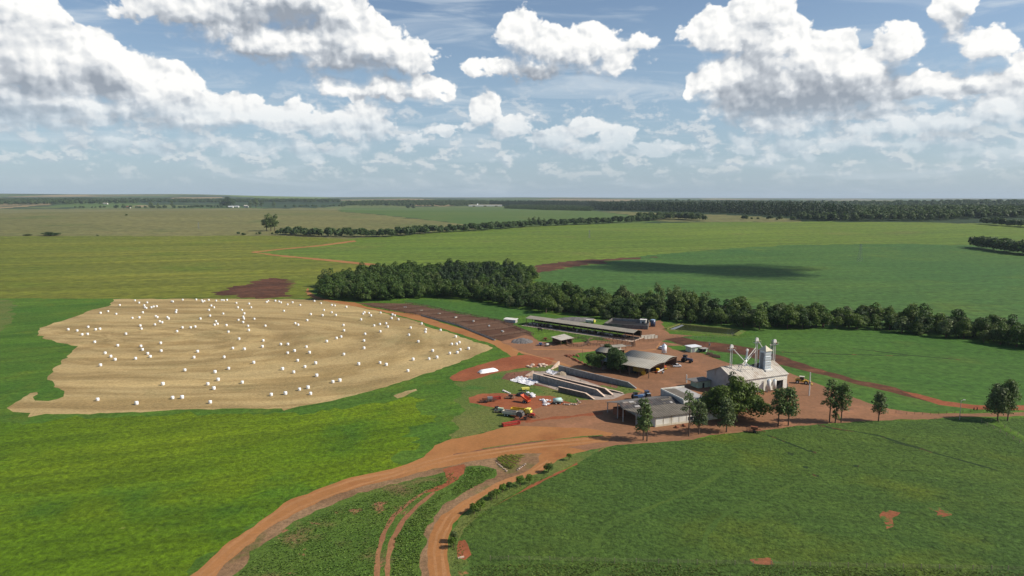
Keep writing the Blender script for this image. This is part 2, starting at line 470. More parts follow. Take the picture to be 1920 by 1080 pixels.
# ------------------------------------------------------------------ regions, traced on the land (later ones lie over earlier ones)
ROAD_UP = [(352, 1082), (419, 1025), (498, 970), (546, 936), (601, 915), (657, 895), (736, 879), (795, 857), (815, 835), (847, 823), (894, 815), (950, 800)]
REG = [
 ('land', 'm_verge', [(-2600, 1700), (-2600, 575), (-900, 470), (2900, 470), (4600, 600), (4600, 1700)], 2),
 ('pasture', 'm_tan', [(-900, 398), (0, 393), (300, 391), (480, 390.5), (640, 389.5), (640, 397), (700, 401), (790, 411), (890, 421), (900, 450), (640, 452), (520, 443), (-900, 446)], 8),
 ('far_field', 'm_green_far', [(640, 389.5), (760, 390), (900, 389), (1000, 392), (1080, 394), (1120, 396), (1205, 407), (1235, 415), (1100, 430), (890, 436), (890, 421), (790, 411), (700, 401), (640, 397)], 6),
 ('far_field', 'm_tan', [(1120, 396), (1180, 397), (1300, 401), (1420, 406), (1500, 411), (1500, 416), (1320, 416), (1235, 415), (1205, 407)], 5),
 ('far_field', 'm_light', [(640, 448), (760, 440), (850, 432), (1000, 424), (1150, 419.5), (1320, 416.5), (1500, 415.5), (1700, 416.5), (1920, 421), (2600, 432), (2900, 480), (1900, 470), (1700, 470), (1500, 480), (1300, 520), (1010, 520), (960, 560), (700, 540), (600, 540), (560, 500), (500, 490), (474, 473), (500, 469), (600, 460), (664, 451)], 4),
 ('field', 'm_yellow', [(-1200, 445), (0, 443), (520, 442), (640, 447.5), (664, 451.5), (600, 460.5), (500, 470), (474, 473), (540, 481), (620, 488), (700, 497), (720, 505), (700, 540), (600, 540), (580, 545), (590, 559), (560, 562), (212, 562), (0, 560), (-1200, 563)], 3),
 ('crop_field', 'm_bluegreen', [(1010, 509), (1060, 503), (1150, 489), (1200, 480), (1300, 471), (1400, 464), (1480, 459), (1700, 457), (1920, 463), (2900, 485), (3200, 700), (1930, 660), (1200, 600), (1000, 560)], 3),
 ('dirt_track', 'm_road', [(470, 472.5), (520, 467), (600, 459.5), (664, 450.5), (668, 453), (600, 461.5), (520, 468.8), (482, 473), (520, 477.5), (560, 481.5), (620, 486.5), (700, 494.5), (730, 500), (728, 504), (700, 498.5), (620, 490), (560, 484), (510, 479)], .8),
 ('plowed_soil', 'm_soil', [(403, 552), (420, 545), (440, 538), (468, 530), (505, 521), (540, 523), (546, 533), (536, 545), (542, 556), (500, 559), (450, 559)], 5),
 ('plowed_soil', 'm_soil', [(1003, 497), (1060, 491), (1110, 486), (1150, 485), (1230, 481), (1180, 486), (1130, 490), (1140, 493), (1090, 497), (1008, 512), (1000, 520)], 4),
 ('meadow', 'm_verge', [(-1400, 558), (0, 560), (230, 560), (590, 560), (700, 580), (940, 650), (1000, 690), (1000, 800), (900, 830), (800, 870), (700, 900), (600, 920), (640, 800), (540, 775), (300, 782), (60, 790), (-60, 800), (-1400, 800)], 2),
 ('meadow', 'm_olive', [(-400, 560), (20, 562), (26, 580), (22, 600), (0, 622), (-400, 640)], 2),
 ('grass_field', 'm_lime', [(-1600, 800), (-100, 797), (20, 792), (180, 784), (400, 776), (540, 774), (640, 768), (690, 757), (745, 750), (800, 748), (780, 770), (815, 790), (770, 812), (790, 832), (745, 850), (760, 872), (736, 882), (657, 898), (601, 918), (546, 940), (498, 974), (419, 1028), (352, 1086), (300, 1150), (-500, 1500), (-2500, 1500)], 5),
 ('stubble_field', 'm_straw', [(212, 561), (210, 571), (190, 577), (172, 581), (148, 591), (120, 600), (96, 608), (75, 615), (72, 626), (85, 636), (107, 642), (128, 645), (147, 649), (137, 657), (130, 665), (114, 680), (100, 690), (90, 705), (98, 714), (105, 722), (112, 731), (120, 740), (108, 748), (90, 752), (65, 751), (62, 744), (70, 735), (57, 737), (30, 754), (12, 765), (25, 772), (58, 774), (52, 782), (85, 776), (130, 776), (200, 775), (280, 772), (362, 767), (430, 766), (527, 766), (532, 770), (560, 762), (620, 752), (705, 730), (780, 707), (855, 682), (925, 652), (905, 645), (855, 628), (805, 613), (777, 601), (717, 586), (665, 574), (630, 567), (592, 561.5), (480, 560.5), (340, 560)], 1.3),
 ('bare_patch', 'm_straw', [(738, 742), (760, 733), (780, 729), (783, 732), (765, 740), (745, 747)], 1),
 ('dirt_road', 'm_road', [(577, 540), (580, 547), (592, 555), (620, 563), (665, 567), (687, 575), (730, 583), (787, 590), (830, 606), (880, 620), (930, 637), (975, 652), (965, 672), (927, 647), (880, 632), (830, 616), (780, 600), (750, 592), (705, 582), (640, 570), (588, 560), (572, 548)], .6),
 ('feedlot_ground', 'm_mud', [(672, 568), (700, 568), (760, 569), (800, 575), (860, 588), (940, 600), (985, 612), (1000, 630), (1010, 640), (940, 640), (900, 625), (860, 610), (820, 600), (790, 591), (730, 581), (690, 573)], .7),
 ('crop_field', 'm_crop_mid', [(750, 563), (830, 560), (900, 565), (1000, 585), (1100, 600), (1150, 610), (1100, 600), (1000, 600), (960, 603), (900, 595), (850, 585), (790, 572)], 1.0),
 ('crop_field', 'm_crop_mid', [(1235, 640), (1290, 628), (1400, 620), (1500, 615), (1700, 622), (1920, 640), (2400, 690), (2600, 790), (1920, 768), (1719, 768), (1640, 755), (1590, 741), (1530, 718), (1480, 700), (1400, 690), (1300, 654), (1260, 645)], 1.2),
 ('yard', 'm_yard', [(940, 640), (985, 628), (1000, 632), (1010, 640), (1060, 645), (1100, 640), (1180, 625), (1160, 615), (1215, 605), (1240, 600), (1255, 625), (1300, 628), (1240, 640), (1270, 645), (1310, 661), (1350, 672), (1400, 690), (1480, 698), (1540, 722), (1596, 743), (1640, 759), (1671, 767), (1719, 773), (1806, 775.5), (1920, 773), (2600, 768), (2600, 776), (1920, 780), (1802, 782), (1719, 787), (1653, 788), (1540, 795), (1500, 800), (1420, 808), (1345, 815), (1300, 825), (1206, 832), (1150, 836), (1112, 849), (1081, 869), (1045, 885), (1013, 887), (1000, 868), (1010, 856), (985, 850), (934, 857), (870, 867), (810, 880), (795, 857), (815, 835), (847, 823), (894, 815), (935, 803), (940, 790), (985, 740), (1000, 700), (985, 665)], 1.2),
 ('bare_soil', 'm_redsoil', [(843, 709), (848, 704), (879, 690), (918, 678), (940, 672), (985, 665), (1040, 672), (1030, 684), (981, 690), (957, 694), (931, 699), (892, 710), (870, 715), (850, 714)], 1.0),
 ('grass_bank', 'm_olive', [(850, 717), (870, 716), (892, 711), (931, 700), (957, 694.5), (990, 689), (1045, 684), (1110, 700), (1200, 731), (1165, 746), (1120, 752), (1090, 750), (1083, 757), (1040, 760), (990, 770), (960, 790), (935, 803), (894, 815), (846, 824), (838, 815), (862, 800), (850, 785), (872, 770), (850, 750), (862, 735)], 2.5),
 ('bare_soil', 'm_redsoil', [(878, 745), (905, 738), (940, 737), (985, 740), (1030, 742), (1080, 757), (1110, 772), (1090, 800), (1010, 803), (940, 800), (965, 785), (945, 770), (915, 762), (880, 755)], 1.2),
 ('apron', 'm_yard', [(1010, 765), (1060, 757), (1200, 735), (1260, 770), (1200, 800), (1100, 810), (960, 808), (985, 790)], 2.0),
 ('bare_soil', 'm_brown', [(1030, 697), (1100, 700), (1160, 720), (1150, 745), (1090, 742), (1000, 722), (940, 710), (950, 700), (985, 695)], 1.0),
 ('apron', 'm_concrete', [(1000, 697), (1045, 695), (1100, 715), (1172, 739), (1150, 748), (1108, 750), (1040, 730), (985, 712)], .4),
 ('grass_bank', 'm_olive', [(1112, 726), (1130, 722), (1178, 733), (1172, 738), (1150, 736)], .4),
 ('lawn', 'm_verge', [(1072, 669), (1085, 662), (1115, 658), (1150, 655), (1175, 662), (1180, 680), (1160, 692), (1120, 688), (1095, 683)], .8),
 ('lawn', 'm_verge', [(966, 606), (1000, 606), (1060, 618), (1120, 632), (1150, 640), (1090, 636), (1040, 632), (1005, 626), (960, 609)], .8),
 ('lawn', 'm_verge', [(935, 597), (985, 592), (1080, 596), (1120, 600), (1120, 606), (1000, 600), (978, 604), (940, 602)], .8),
 ('lawn', 'm_verge', [(1248, 648), (1275, 648), (1300, 655), (1298, 660), (1262, 655)], .6),
 ('lawn', 'm_verge', [(1240, 606), (1390, 618), (1420, 628), (1385, 634), (1340, 632), (1255, 626)], .8),
 ('grass_strip', 'm_crop_mid', [(1325, 660), (1370, 662), (1420, 674), (1500, 700), (1560, 714), (1660, 737), (1760, 760), (1830, 770), (1719, 773), (1671, 767), (1640, 759), (1596, 743), (1540, 722), (1480, 699), (1390, 688), (1335, 670)], .8),
 ('plowed_soil', 'm_soil', [(1245, 636), (1280, 632), (1318, 640), (1370, 646), (1420, 654), (1480, 672), (1530, 690), (1600, 711), (1680, 727), (1740, 745), (1765, 757), (1740, 753), (1650, 731), (1560, 708), (1500, 693), (1400, 667), (1330, 656), (1310, 650), (1270, 645)], 1.2),
 ('plowed_soil', 'm_redsoil', [(1690, 734), (1720, 738), (1770, 752), (1840, 760), (1920, 760), (1920, 769), (1830, 768), (1760, 759)], .8),
 ('maize_verge', 'm_chaff', [(380, 1086), (440, 1020), (500, 975), (562, 935), (640, 905), (720, 885), (799, 868), (870, 855), (934, 845), (1010, 845), (1030, 860), (1010, 885), (958, 900), (900, 934), (850, 975), (830, 1010), (825, 1086), (820, 1200), (300, 1200)], .8),
 ('dirt_road', 'm_road', ROAD_UP + [(1010, 800), (1100, 803), (1150, 812), (1140, 828), (1060, 838), (1010, 850), (985, 850), (934, 857), (870, 867), (799, 883), (736, 899), (680, 912), (617, 934), (562, 958), (510, 986), (459, 1025), (403, 1082), (320, 1170), (240, 1170)], .75),
 ('dirt_road', 'm_road', [(1060, 838), (1100, 845), (1045, 864), (1013, 887), (958, 903), (902, 934), (859, 974), (843, 1002), (839, 1037), (849, 1084), (880, 1200), (800, 1200), (806, 1084), (801, 1037), (806, 1002), (827, 966), (870, 938), (934, 907), (989, 883), (1011, 866), (1010, 856), (1020, 846)], .75),
 ('maize_field', 'm_maize', [(428, 1086), (468, 1045), (510, 1009), (567, 971), (634, 940), (716, 914), (798, 894), (850, 880), (868, 876), (900, 873), (930, 880), (932, 890), (905, 905), (860, 930), (825, 955), (800, 985), (790, 1030), (790, 1086), (780, 1200), (350, 1200)], 1.5),
 ('dirt_patch', 'm_redsoil', [(830, 880), (870, 870), (868, 888), (850, 905), (820, 920), (790, 925), (840, 900)], 1),
 ('tyre_track', 'm_tracks', [(702, 1086), (704, 1040), (715, 1000), (735, 965), (765, 940), (800, 918), (803, 920), (770, 943), (742, 968), (723, 1002), (712, 1040), (712, 1086)], .4),
 ('tyre_track', 'm_tracks', [(722, 1086), (723, 1045), (732, 1010), (752, 975), (780, 946), (812, 922), (816, 924), (786, 949), (760, 977), (741, 1012), (732, 1045), (731, 1086)], .4),
 ('crop_field', 'm_crop', [(878, 1090), (880, 1060), (868, 1040), (863, 1010), (870, 993), (891, 974), (925, 948), (982, 916), (1040, 890), (1081, 870), (1112, 851), (1144, 837), (1206, 831), (1300, 824), (1345, 815), (1420, 808), (1530, 796), (1653, 789), (1719, 788), (1802, 784), (1850, 790), (2000, 870), (2600, 1200), (2600, 1500), (860, 1500)], 1.0),
 ('crop_field', 'm_crop', [(1870, 786), (1920, 784), (2600, 784), (3200, 1100), (2600, 1140), (2000, 860), (1880, 795)], .8),
 ('roadside_verge', 'm_olive', [(849, 1086), (839, 1037), (843, 1002), (859, 974), (902, 934), (958, 903), (1013, 887), (1045, 862), (1075, 851), (1140, 836), (1112, 850), (1081, 869), (1040, 889), (982, 915), (925, 947), (891, 973), (870, 992), (862, 1010), (868, 1040), (880, 1060), (878, 1086), (880, 1200), (855, 1200)], .5),
 ('bare_soil', 'm_redsoil', [(860, 1014), (872, 1012), (880, 1030), (884, 1040), (872, 1050), (858, 1045), (857, 1025)], .5),
 ('bare_soil', 'm_redsoil', [(980, 918), (1008, 903), (1040, 888), (1082, 867), (1083, 871), (1040, 892), (1000, 912), (940, 942), (925, 950)], .5),
 ('bare_soil', 'm_thin', [(1648, 965), (1656, 958), (1662, 961), (1668, 957), (1688, 961), (1683, 967), (1676, 970), (1674, 980), (1676, 986), (1664, 992), (1664, 984), (1655, 974), (1650, 970)], 1.3),
 ('bare_soil', 'm_thin', [(1738, 951), (1745, 949), (1752, 953), (1762, 952), (1768, 957), (1788, 962), (1786, 967), (1768, 969), (1756, 966), (1758, 961), (1750, 957)], 1.2),
 ('bare_soil', 'm_thin', [(1405, 1048), (1440, 1046), (1465, 1054), (1440, 1059), (1410, 1057)], 1.1),
 ('far_field', 'm_green_far', [(90, 388), (120, 382), (180, 377.5), (252, 379), (268, 384), (240, 389)], 4),
 ('far_field', 'm_pale', [(-200, 391), (0, 388.5), (60, 384), (92, 381.5), (96, 384), (40, 388), (0, 391)], 3),
 ('far_field', 'm_pale', [(88, 366.2), (130, 365), (168, 365), (160, 367), (100, 367.8)], 3),
 ('far_field', 'm_pale', [(310, 372), (340, 370), (420, 369.5), (400, 372.5), (330, 373.8)], 3),
 ('far_field', 'm_light', [(425, 368), (480, 366), (560, 367), (640, 371), (600, 373), (500, 372)], 3),
 ('far_field', 'm_pale', [(248, 388), (262, 385), (280, 385), (275, 389)], 3),
 ('far_field', 'm_pale', [(770, 386), (790, 383.5), (850, 384), (840, 387)], 3),
 ('far_field', 'm_light', [(640, 378), (680, 375), (740, 376), (720, 379)], 3),
 ('far_field', 'm_light', [(1770, 389), (1790, 385), (1815, 384), (1825, 387), (1800, 389.5)], 3),
 ('terrace_line', 'm_furrow', [(1528, 794), (1545, 797.5), (1570, 803), (1600, 808), (1600, 809.5), (1568, 806), (1542, 800)], .5),
 ('terrace_line', 'm_furrow', [(1600, 808), (1650, 816), (1700, 832), (1725, 838), (1725, 840), (1698, 835), (1648, 818), (1600, 809)], .35),
 ('terrace_line', 'm_furrow', [(1668, 828), (1700, 832), (1730, 840), (1755, 849), (1752, 851), (1726, 843), (1696, 836)], .5),
 ('terrace_line', 'm_furrow', [(1755, 849), (1800, 861), (1870, 881), (1870, 883), (1800, 863.5), (1752, 851)], .3),
 ('terrace_line', 'm_furrow', [(1440, 815), (1480, 830), (1520, 846), (1520, 848), (1478, 832), (1438, 817)], .35),
 ('terrace_line', 'm_furrow', [(1518, 843), (1531, 848), (1530, 851), (1519, 847)], .4),
 ('terrace_line', 'm_furrow', [(1476, 847), (1488, 850), (1487, 855), (1478, 852)], .4),
 ('terrace_line', 'm_furrow', [(1505, 873), (1515, 875), (1514, 879), (1506, 877)], .4),
 ('terrace_line', 'm_furrow', [(1522, 888), (1536, 891), (1535, 895), (1524, 892)], .4),
 ('terrace_line', 'm_furrow', [(1600, 872), (1611, 872), (1610, 876), (1601, 875)], .4),
 ('mown_line', 'm_mown', [(1316, 1040), (1318, 1005), (1340, 975), (1370, 955), (1400, 945), (1500, 900), (1502, 904), (1402, 949), (1374, 960), (1346, 980), (1326, 1008), (1326, 1040)], .6),
 ('mown_line', 'm_mown', [(1110, 1036), (1112, 1010), (1135, 985), (1170, 965), (1215, 950), (1300, 915), (1360, 880), (1363, 884), (1304, 920), (1220, 956), (1176, 971), (1146, 990), (1126, 1012), (1126, 1036)], .6),
 ('field_line', 'm_furrow', [(1600, 653), (1700, 665), (1800, 674), (1800, 675), (1700, 666.2), (1600, 654)], .3),
 ('field_line', 'm_furrow', [(1450, 659), (1560, 663), (1700, 667), (1700, 668.2), (1560, 664.3), (1450, 660)], .3),
 ('bare_streak', 'm_road', [(1112, 822.5), (1130, 820.5), (1158, 818), (1158, 819.2), (1130, 822), (1112, 824)], .25),
]
# polygon corners -> dense, naturally ragged outlines on the land
def dense(pts, jit, closed=True):
    w_ = [P3(u, v) for (u, v) in pts]
    out = []
    n = len(w_)
    for i in range(n):
        a, b_ = w_[i], w_[(i + 1) % n]
        d = (b_ - a); L = math.hypot(d.x, d.y)
        dist = math.hypot((a.x + b_.x) / 2, (a.y + b_.y) / 2)
        step = max(2.2, dist / 110)
        k = max(1, int(L / step))
        k = min(k, 60)
        nx, ny = (-d.y / L, d.x / L) if L > 0 else (0, 0)
        for j in range(k):
            t = j / k
            x, y = a.x + d.x * t, a.y + d.y * t
            s_ = max(1, dist / 300) * jit
            nn = noise.noise(Vector((x * .11, y * .11, 3))) * 1.3 + noise.noise(Vector((x * .45, y * .45, 9))) * .9
            e = min(1, t * 4 + .3, (1 - t) * 4 + .3)
            out.append((x + nx * nn * s_ * e, y + ny * nn * s_ * e))
    return out


def strip(px, w_):
    up_, lo_ = [], []
    for i, (u, v) in enumerate(px):
        a, b_ = px[max(0, i - 1)], px[min(len(px) - 1, i + 1)]
        dx_, dy_ = b_[0] - a[0], b_[1] - a[1]; L = math.hypot(dx_, dy_)
        k = w_ * (.5 + (v - 780) / 500)
        up_.append((u + dy_ / L * k, v - dx_ / L * k)); lo_.append((u - dy_ / L * k, v + dx_ / L * k))
    return up_ + lo_[::-1]


RL = [(379, 1082), (439, 1026), (504, 978), (555, 947), (609, 925), (668, 904), (736, 889), (797, 870), (850, 857), (900, 850), (950, 842), (1010, 834), (1080, 828), (1140, 822)]
for off in (-.30, .34):
    REG.append(('wheel_rut', 'm_rut', strip([(u + off * (22 if v > 900 else 4) * .8, v + off * (10 if v < 900 else 15)) for u, v in RL], 2.6), .35))
NL = [(827, 1086), (821, 1037), (826, 1003), (844, 970), (886, 936), (945, 905), (1000, 885), (1030, 865)]
for off in (-.3, .3):
    REG.append(('wheel_rut', 'm_rut', strip([(u + off * 22 * (.4 + (v - 860) / 250), v + off * 5) for u, v in NL], 2.6), .35))
REG.append(('road_verge', 'm_olive', strip([(905, 842), (960, 834), (1020, 826), (1080, 820), (1130, 816)], 1.7), .8))
REG.append(('road_verge', 'm_brown', strip([(850, 852), (905, 843), (960, 835), (1020, 827)], 1.3), .6))
REG.append(('wheel_rut', 'm_rut', strip([(960, 655), (1020, 672), (1080, 690), (1150, 712), (1210, 735), (1240, 760)], 3.5), .8))
REG.append(('wheel_rut', 'm_rut', strip([(1000, 655), (1080, 655), (1160, 660), (1230, 655), (1240, 640)], 3.5), .8))
REG.append(('bare_soil', 'm_redsoil', strip([(985, 790), (1060, 782), (1130, 775)], 5), 1.5))
polys = []
for (nm_, mt_, pts, jit) in REG:
    polys.append((nm_, mt_, np.array(dense(pts, jit))))
import time as _t
_t0 = _t.time()
cv = []; ce = []
for (nm_, mt_, pl) in polys:
    k0 = len(cv)
    cv += [Vector((float(x), float(y))) for x, y in pl]
    n = len(pl)
    ce += [(k0 + i, k0 + (i + 1) % n) for i in range(n)]
# fill points: polar net that widens with distance
rr_ = 60.0
while rr_ < 24000:
    na = 64 if rr_ < 900 else 120
    for i in range(na + 1):
        a_ = R(-75 + 150 * i / na)
        cv.append(Vector((rr_ * math.sin(a_), rr_ * math.cos(a_))))
    rr_ *= 1.16 if rr_ < 700 else 1.035
for (x, y) in ((-26000, -600), (26000, -600), (26000, 26000), (-26000, 26000), (0, -600), (-300, -300), (300, -300)):
    cv.append(Vector((x, y)))
k0 = len(cv) - 7
ce += [(k0, k0 + 4), (k0 + 4, k0 + 1), (k0 + 1, k0 + 2), (k0 + 2, k0 + 3), (k0 + 3, k0)]
V, E_, F, _, _, _ = delaunay_2d_cdt(cv, ce, [], 0, 1e-3)
V = np.array([(v.x, v.y) for v in V])
F = np.array([list(f) for f in F if len(f) == 3])
print('CDT', len(V), len(F), round(_t.time() - _t0, 1))
cen = V[F].mean(axis=1)


def inside(pts, poly):
    x, y = pts[:, 0], pts[:, 1]
    r = np.zeros(len(pts), bool)
    bb = (x >= poly[:, 0].min()) & (x <= poly[:, 0].max()) & (y >= poly[:, 1].min()) & (y <= poly[:, 1].max())
    ix = np.nonzero(bb)[0]
    xs, ys = x[ix], y[ix]
    rr = np.zeros(len(ix), bool)
    n = len(poly)
    j = n - 1
    for i in range(n):
        xi, yi = poly[i]; xj, yj = poly[j]
        if yi != yj:
            c_ = ((yi > ys) != (yj > ys)) & (xs < (xj - xi) * (ys - yi) / (yj - yi) + xi)
            rr ^= c_
        j = i
    r[ix] = rr
    return r


reg = np.full(len(F), -1)
for i, (nm_, mt_, pl) in enumerate(polys):
    reg[inside(cen, pl)] = i
Z = terr(V[:, 0], V[:, 1])


def structure(name, me):
    o = bpy.data.objects.new(name, me)
    COL.objects.link(o)
    o['kind'] = 'structure'
    return o


def sub_mesh(name, fmask, mat):
    f = F[fmask]
    if len(f) == 0: return
    used, inv = np.unique(f, return_inverse=True)
    inv = inv.reshape(f.shape)
    me = bpy.data.meshes.new(name)
    me.from_pydata([(float(V[k, 0]), float(V[k, 1]), float(Z[k])) for k in used], [], inv.tolist())
    me.materials.append(MATS[mat])
    me.update()
    # all faces look up
    if me.polygons and me.polygons[0].normal.z < 0: me.flip_normals()
    me.shade_smooth()
    return structure(name, me)


sub_mesh('ground', reg == -1, 'm_country')
keys = {}
for i, (nm_, mt_, pl) in enumerate(polys): keys.setdefault((nm_, mt_), []).append(i)
for (nm_, mt_), ids in keys.items():
    sub_mesh(nm_, np.isin(reg, ids), mt_)

# ================================================================== mesh helpers
def set_mesh(name, verts, quads, mat, smooth=False):
    me = bpy.data.meshes.new(name)
    verts = np.asarray(verts, np.float32).reshape(-1, 3)
    quads = np.asarray(quads, np.int32)
    me.vertices.add(len(verts)); me.vertices.foreach_set('co', verts.ravel())
    nl = quads.size; k = quads.shape[1]
    me.loops.add(nl); me.loops.foreach_set('vertex_index', quads.ravel())
    me.polygons.add(len(quads))
    me.polygons.foreach_set('loop_start', np.arange(0, nl, k, dtype=np.int32))
    me.polygons.foreach_set('loop_total', np.full(len(quads), k, np.int32))
    me.materials.append(MATS[mat] if isinstance(mat, str) else mat)
    me.update(calc_edges=True)
    if smooth: me.shade_smooth()
    return me


def leaf_cloud(lobes, per_m2, size, rs, up=.25, shell=.22):
    """many small leaf-clump faces through the outer part of every lobe -> verts, quads"""
    P_, N_ = [], []
    for (cx, cy, cz, rx, rz) in lobes:
        n = max(8, int(per_m2 * 4 * math.pi * (rx * rx * 2 + rx * rz) / 3))
        d = rs.normal(size=(n, 3)); d /= np.linalg.norm(d, axis=1)[:, None]
        d[:, 2] = np.where(d[:, 2] < -.55, -d[:, 2], d[:, 2])
        rad = 1 - shell * rs.rand(n) ** 1.5 + .07 * rs.randn(n)
        P_.append(np.c_[cx + d[:, 0] * rx * rad, cy + d[:, 1] * rx * rad, cz + d[:, 2] * rz * rad])
        N_.append(d)
    P_ = np.vstack(P_); N_ = np.vstack(N_)
    N_ = N_ + .55 * rs.normal(size=N_.shape) + np.array([0, 0, up])
    N_ /= np.linalg.norm(N_, axis=1)[:, None]
    t = np.cross(N_, rs.normal(size=N_.shape)); t /= np.linalg.norm(t, axis=1)[:, None]
    b_ = np.cross(N_, t)
    s_ = size * (.6 + .8 * rs.rand(len(P_)))[:, None]
    e = .55 + .5 * rs.rand(len(P_))[:, None]
    k1 = (rs.rand(len(P_), 1) - .5) * .8; k2 = (rs.rand(len(P_), 1) - .5) * .8
    vs = np.stack([P_ - t * s_ * .5 + b_ * s_ * k1 * .3, P_ - b_ * s_ * .5 * e + t * s_ * k2 * .3 - N_ * s_ * .12,
                   P_ + t * s_ * .5, P_ + b_ * s_ * .5 * e - N_ * s_ * .12], axis=1)
    q = np.arange(len(P_) * 4).reshape(-1, 4)
    return vs.reshape(-1, 3), q


def tube(pts, rad, n=6):
    """tapering tube along pts"""
    vs, fs = [], []
    pts = [Vector(p) for p in pts]
    for i, p in enumerate(pts):
        d = (pts[min(i + 1, len(pts) - 1)] - pts[max(i - 1, 0)]).normalized()
        a = d.orthogonal().normalized(); b_ = d.cross(a)
        for k in range(n):
            t = 2 * math.pi * k / n
            vs.append(p + (a * math.cos(t) + b_ * math.sin(t)) * rad[i])
    for i in range(len(pts) - 1):
        for k in range(n):
            fs.append((i * n + k, i * n + (k + 1) % n, (i + 1) * n + (k + 1) % n, (i + 1) * n + k))
    return vs, fs


def join(parts):
    vs, fs, o = [], [], 0
    for v, f in parts:
        vs += [tuple(x) for x in v]; fs += [tuple(i + o for i in q) for q in f]; o += len(v)
    return vs, fs


def foliage(name, c1, c2, c3=None, trans=.22):
    m = bpy.data.materials.new(name); m.use_nodes = True; m.node_tree.nodes.clear()
    T = NT(m.node_tree)
    out = T.node('ShaderNodeOutputMaterial')
    oi = T.node('ShaderNodeObjectInfo')
    pos = T.node('ShaderNodeNewGeometry')
    n = T.noise(pos.outputs['Position'], .11, 2, .5)
    nf = T.noise(pos.outputs['Position'], .8, 3, .6)
    f = T.m('ADD', T.m('MULTIPLY', oi.outputs['Random'], .5), T.ramp(n, .35, .65, 0, .5))
    c = T.mix(f, c1, c2)
    if c3: c = T.mix(T.ramp(T.noise(pos.outputs['Position'], .045, 2, .5), .56, .64, 0, .7), c, c3)
    isl = pos.outputs['Random Per Island']
    c = T.vm('SCALE', c, scale=T.m('MULTIPLY', T.ramp(isl, 0, 1, .62, 1.42, smooth=False), T.ramp(nf, .3, .7, .75, 1.25)))
    d = T.node('ShaderNodeBsdfPrincipled'); d.inputs['Roughness'].default_value = .6; d.inputs['Specular IOR Level'].default_value = .25
    T.put(d.inputs['Base Color'], c)
    tr = T.node('ShaderNodeBsdfTranslucent')
    T.put(tr.inputs[0], T.vm('MULTIPLY', c, (1.3, 1.5, .6)))
    ms = T.node('ShaderNodeMixShader'); ms.inputs[0].default_value = trans
    T.l.new(d.outputs[0], ms.inputs[1]); T.l.new(tr.outputs[0], ms.inputs[2]); T.l.new(ms.outputs[0], out.inputs[0])
    MATS[name] = m
    return m


foliage('f_wood', (.040, .080, .014), (.100, .140, .024), (.105, .130, .045))
foliage('f_dark', (.026, .056, .013), (.046, .080, .018))
foliage('f_pine', (.022, .045, .018), (.038, .062, .022))
foliage('f_silver', (.070, .098, .036), (.125, .155, .062))
foliage('f_euca', (.075, .115, .034), (.125, .165, .052))
foliage('f_spread', (.052, .095, .014), (.100, .135, .022))
foliage('f_lemon', (.070, .125, .014), (.11, .165, .018))
foliage('f_hedge', (.12, .155, .014), (.17, .20, .02))
foliage('f_maize', (.085, .150, .024), (.140, .200, .036))
foliage('f_grass', (.062, .100, .018), (.105, .135, .024))
foliage('f_farwood', (.040, .074, .020), (.068, .100, .028))


def flat(name, col, rough=.8, spec=.2, metal=0, var=.18, scale=1.2, stain=None, wave=None, bmp=.0, mapz=False):
    m, T, b = new_mat(name)
    tcn = T.node('ShaderNodeTexCoord').outputs['Object']
    n = T.noise(tcn, scale, 5, .65)
    c = T.vm('SCALE', T.mix(0.0, col, col), scale=T.ramp(n, .3, .7, 1 - var, 1 + var))
    if stain:
        n2 = T.noise(T.vm('MULTIPLY', tcn, (1, 1, .35)), scale * .45, 5, .7)
        c = T.mix(T.ramp(n2, .50, .68, 0, .75), c, stain)
    if wave:   # corrugation: axis, period
        ax, per = wave
        x = T.sep(tcn)[ax]
        s_ = T.m('SINE', T.m('MULTIPLY', x, 2 * math.pi / per))
        c = T.vm('SCALE', c, scale=T.ramp(s_, -1, 1, .80, 1.12))
        bump(T, b, s_, .6, .05)
    T.put(b.inputs['Base Color'], c)
    b.inputs['Roughness'].default_value = rough
    b.inputs['Specular IOR Level'].default_value = spec
    b.inputs['Metallic'].default_value = metal
    return m


flat('bark', (.10, .065, .045), scale=3, var=.3)
flat('bark_pale', (.20, .15, .11), scale=3, var=.3)


def tag(o, label=None, cat=None, group=None, kind=None):
    if label: o['label'] = label
    if cat: o['category'] = cat
    if group: o['group'] = group
    if kind: o['kind'] = kind
    return o


def empty(name, loc, rz=0):
    o = bpy.data.objects.new(name, None)
    o.empty_display_size = .5
    COL.objects.link(o)
    o.location = loc
    o.rotation_euler = (0, 0, rz)
    return o


def part(name, me, parent, label=None):
    o = bpy.data.objects.new(name, me)
    COL.objects.link(o)
    o.parent = parent
    if label: o['label'] = label
    return o


KIDS = {}


def clone(root, loc, rz=0, sc_=1.0, kids=None):
    r = root.copy(); COL.objects.link(r)
    r.location = loc; r.rotation_euler = (0, 0, rz)
    r.scale = (sc_, sc_, sc_) if not isinstance(sc_, tuple) else sc_
    for ch in (kids if kids is not None else root.children):
        c = ch.copy(); COL.objects.link(c); c.parent = r
        for g_ in ch.children:
            d = g_.copy(); COL.objects.link(d); d.parent = c
    return r


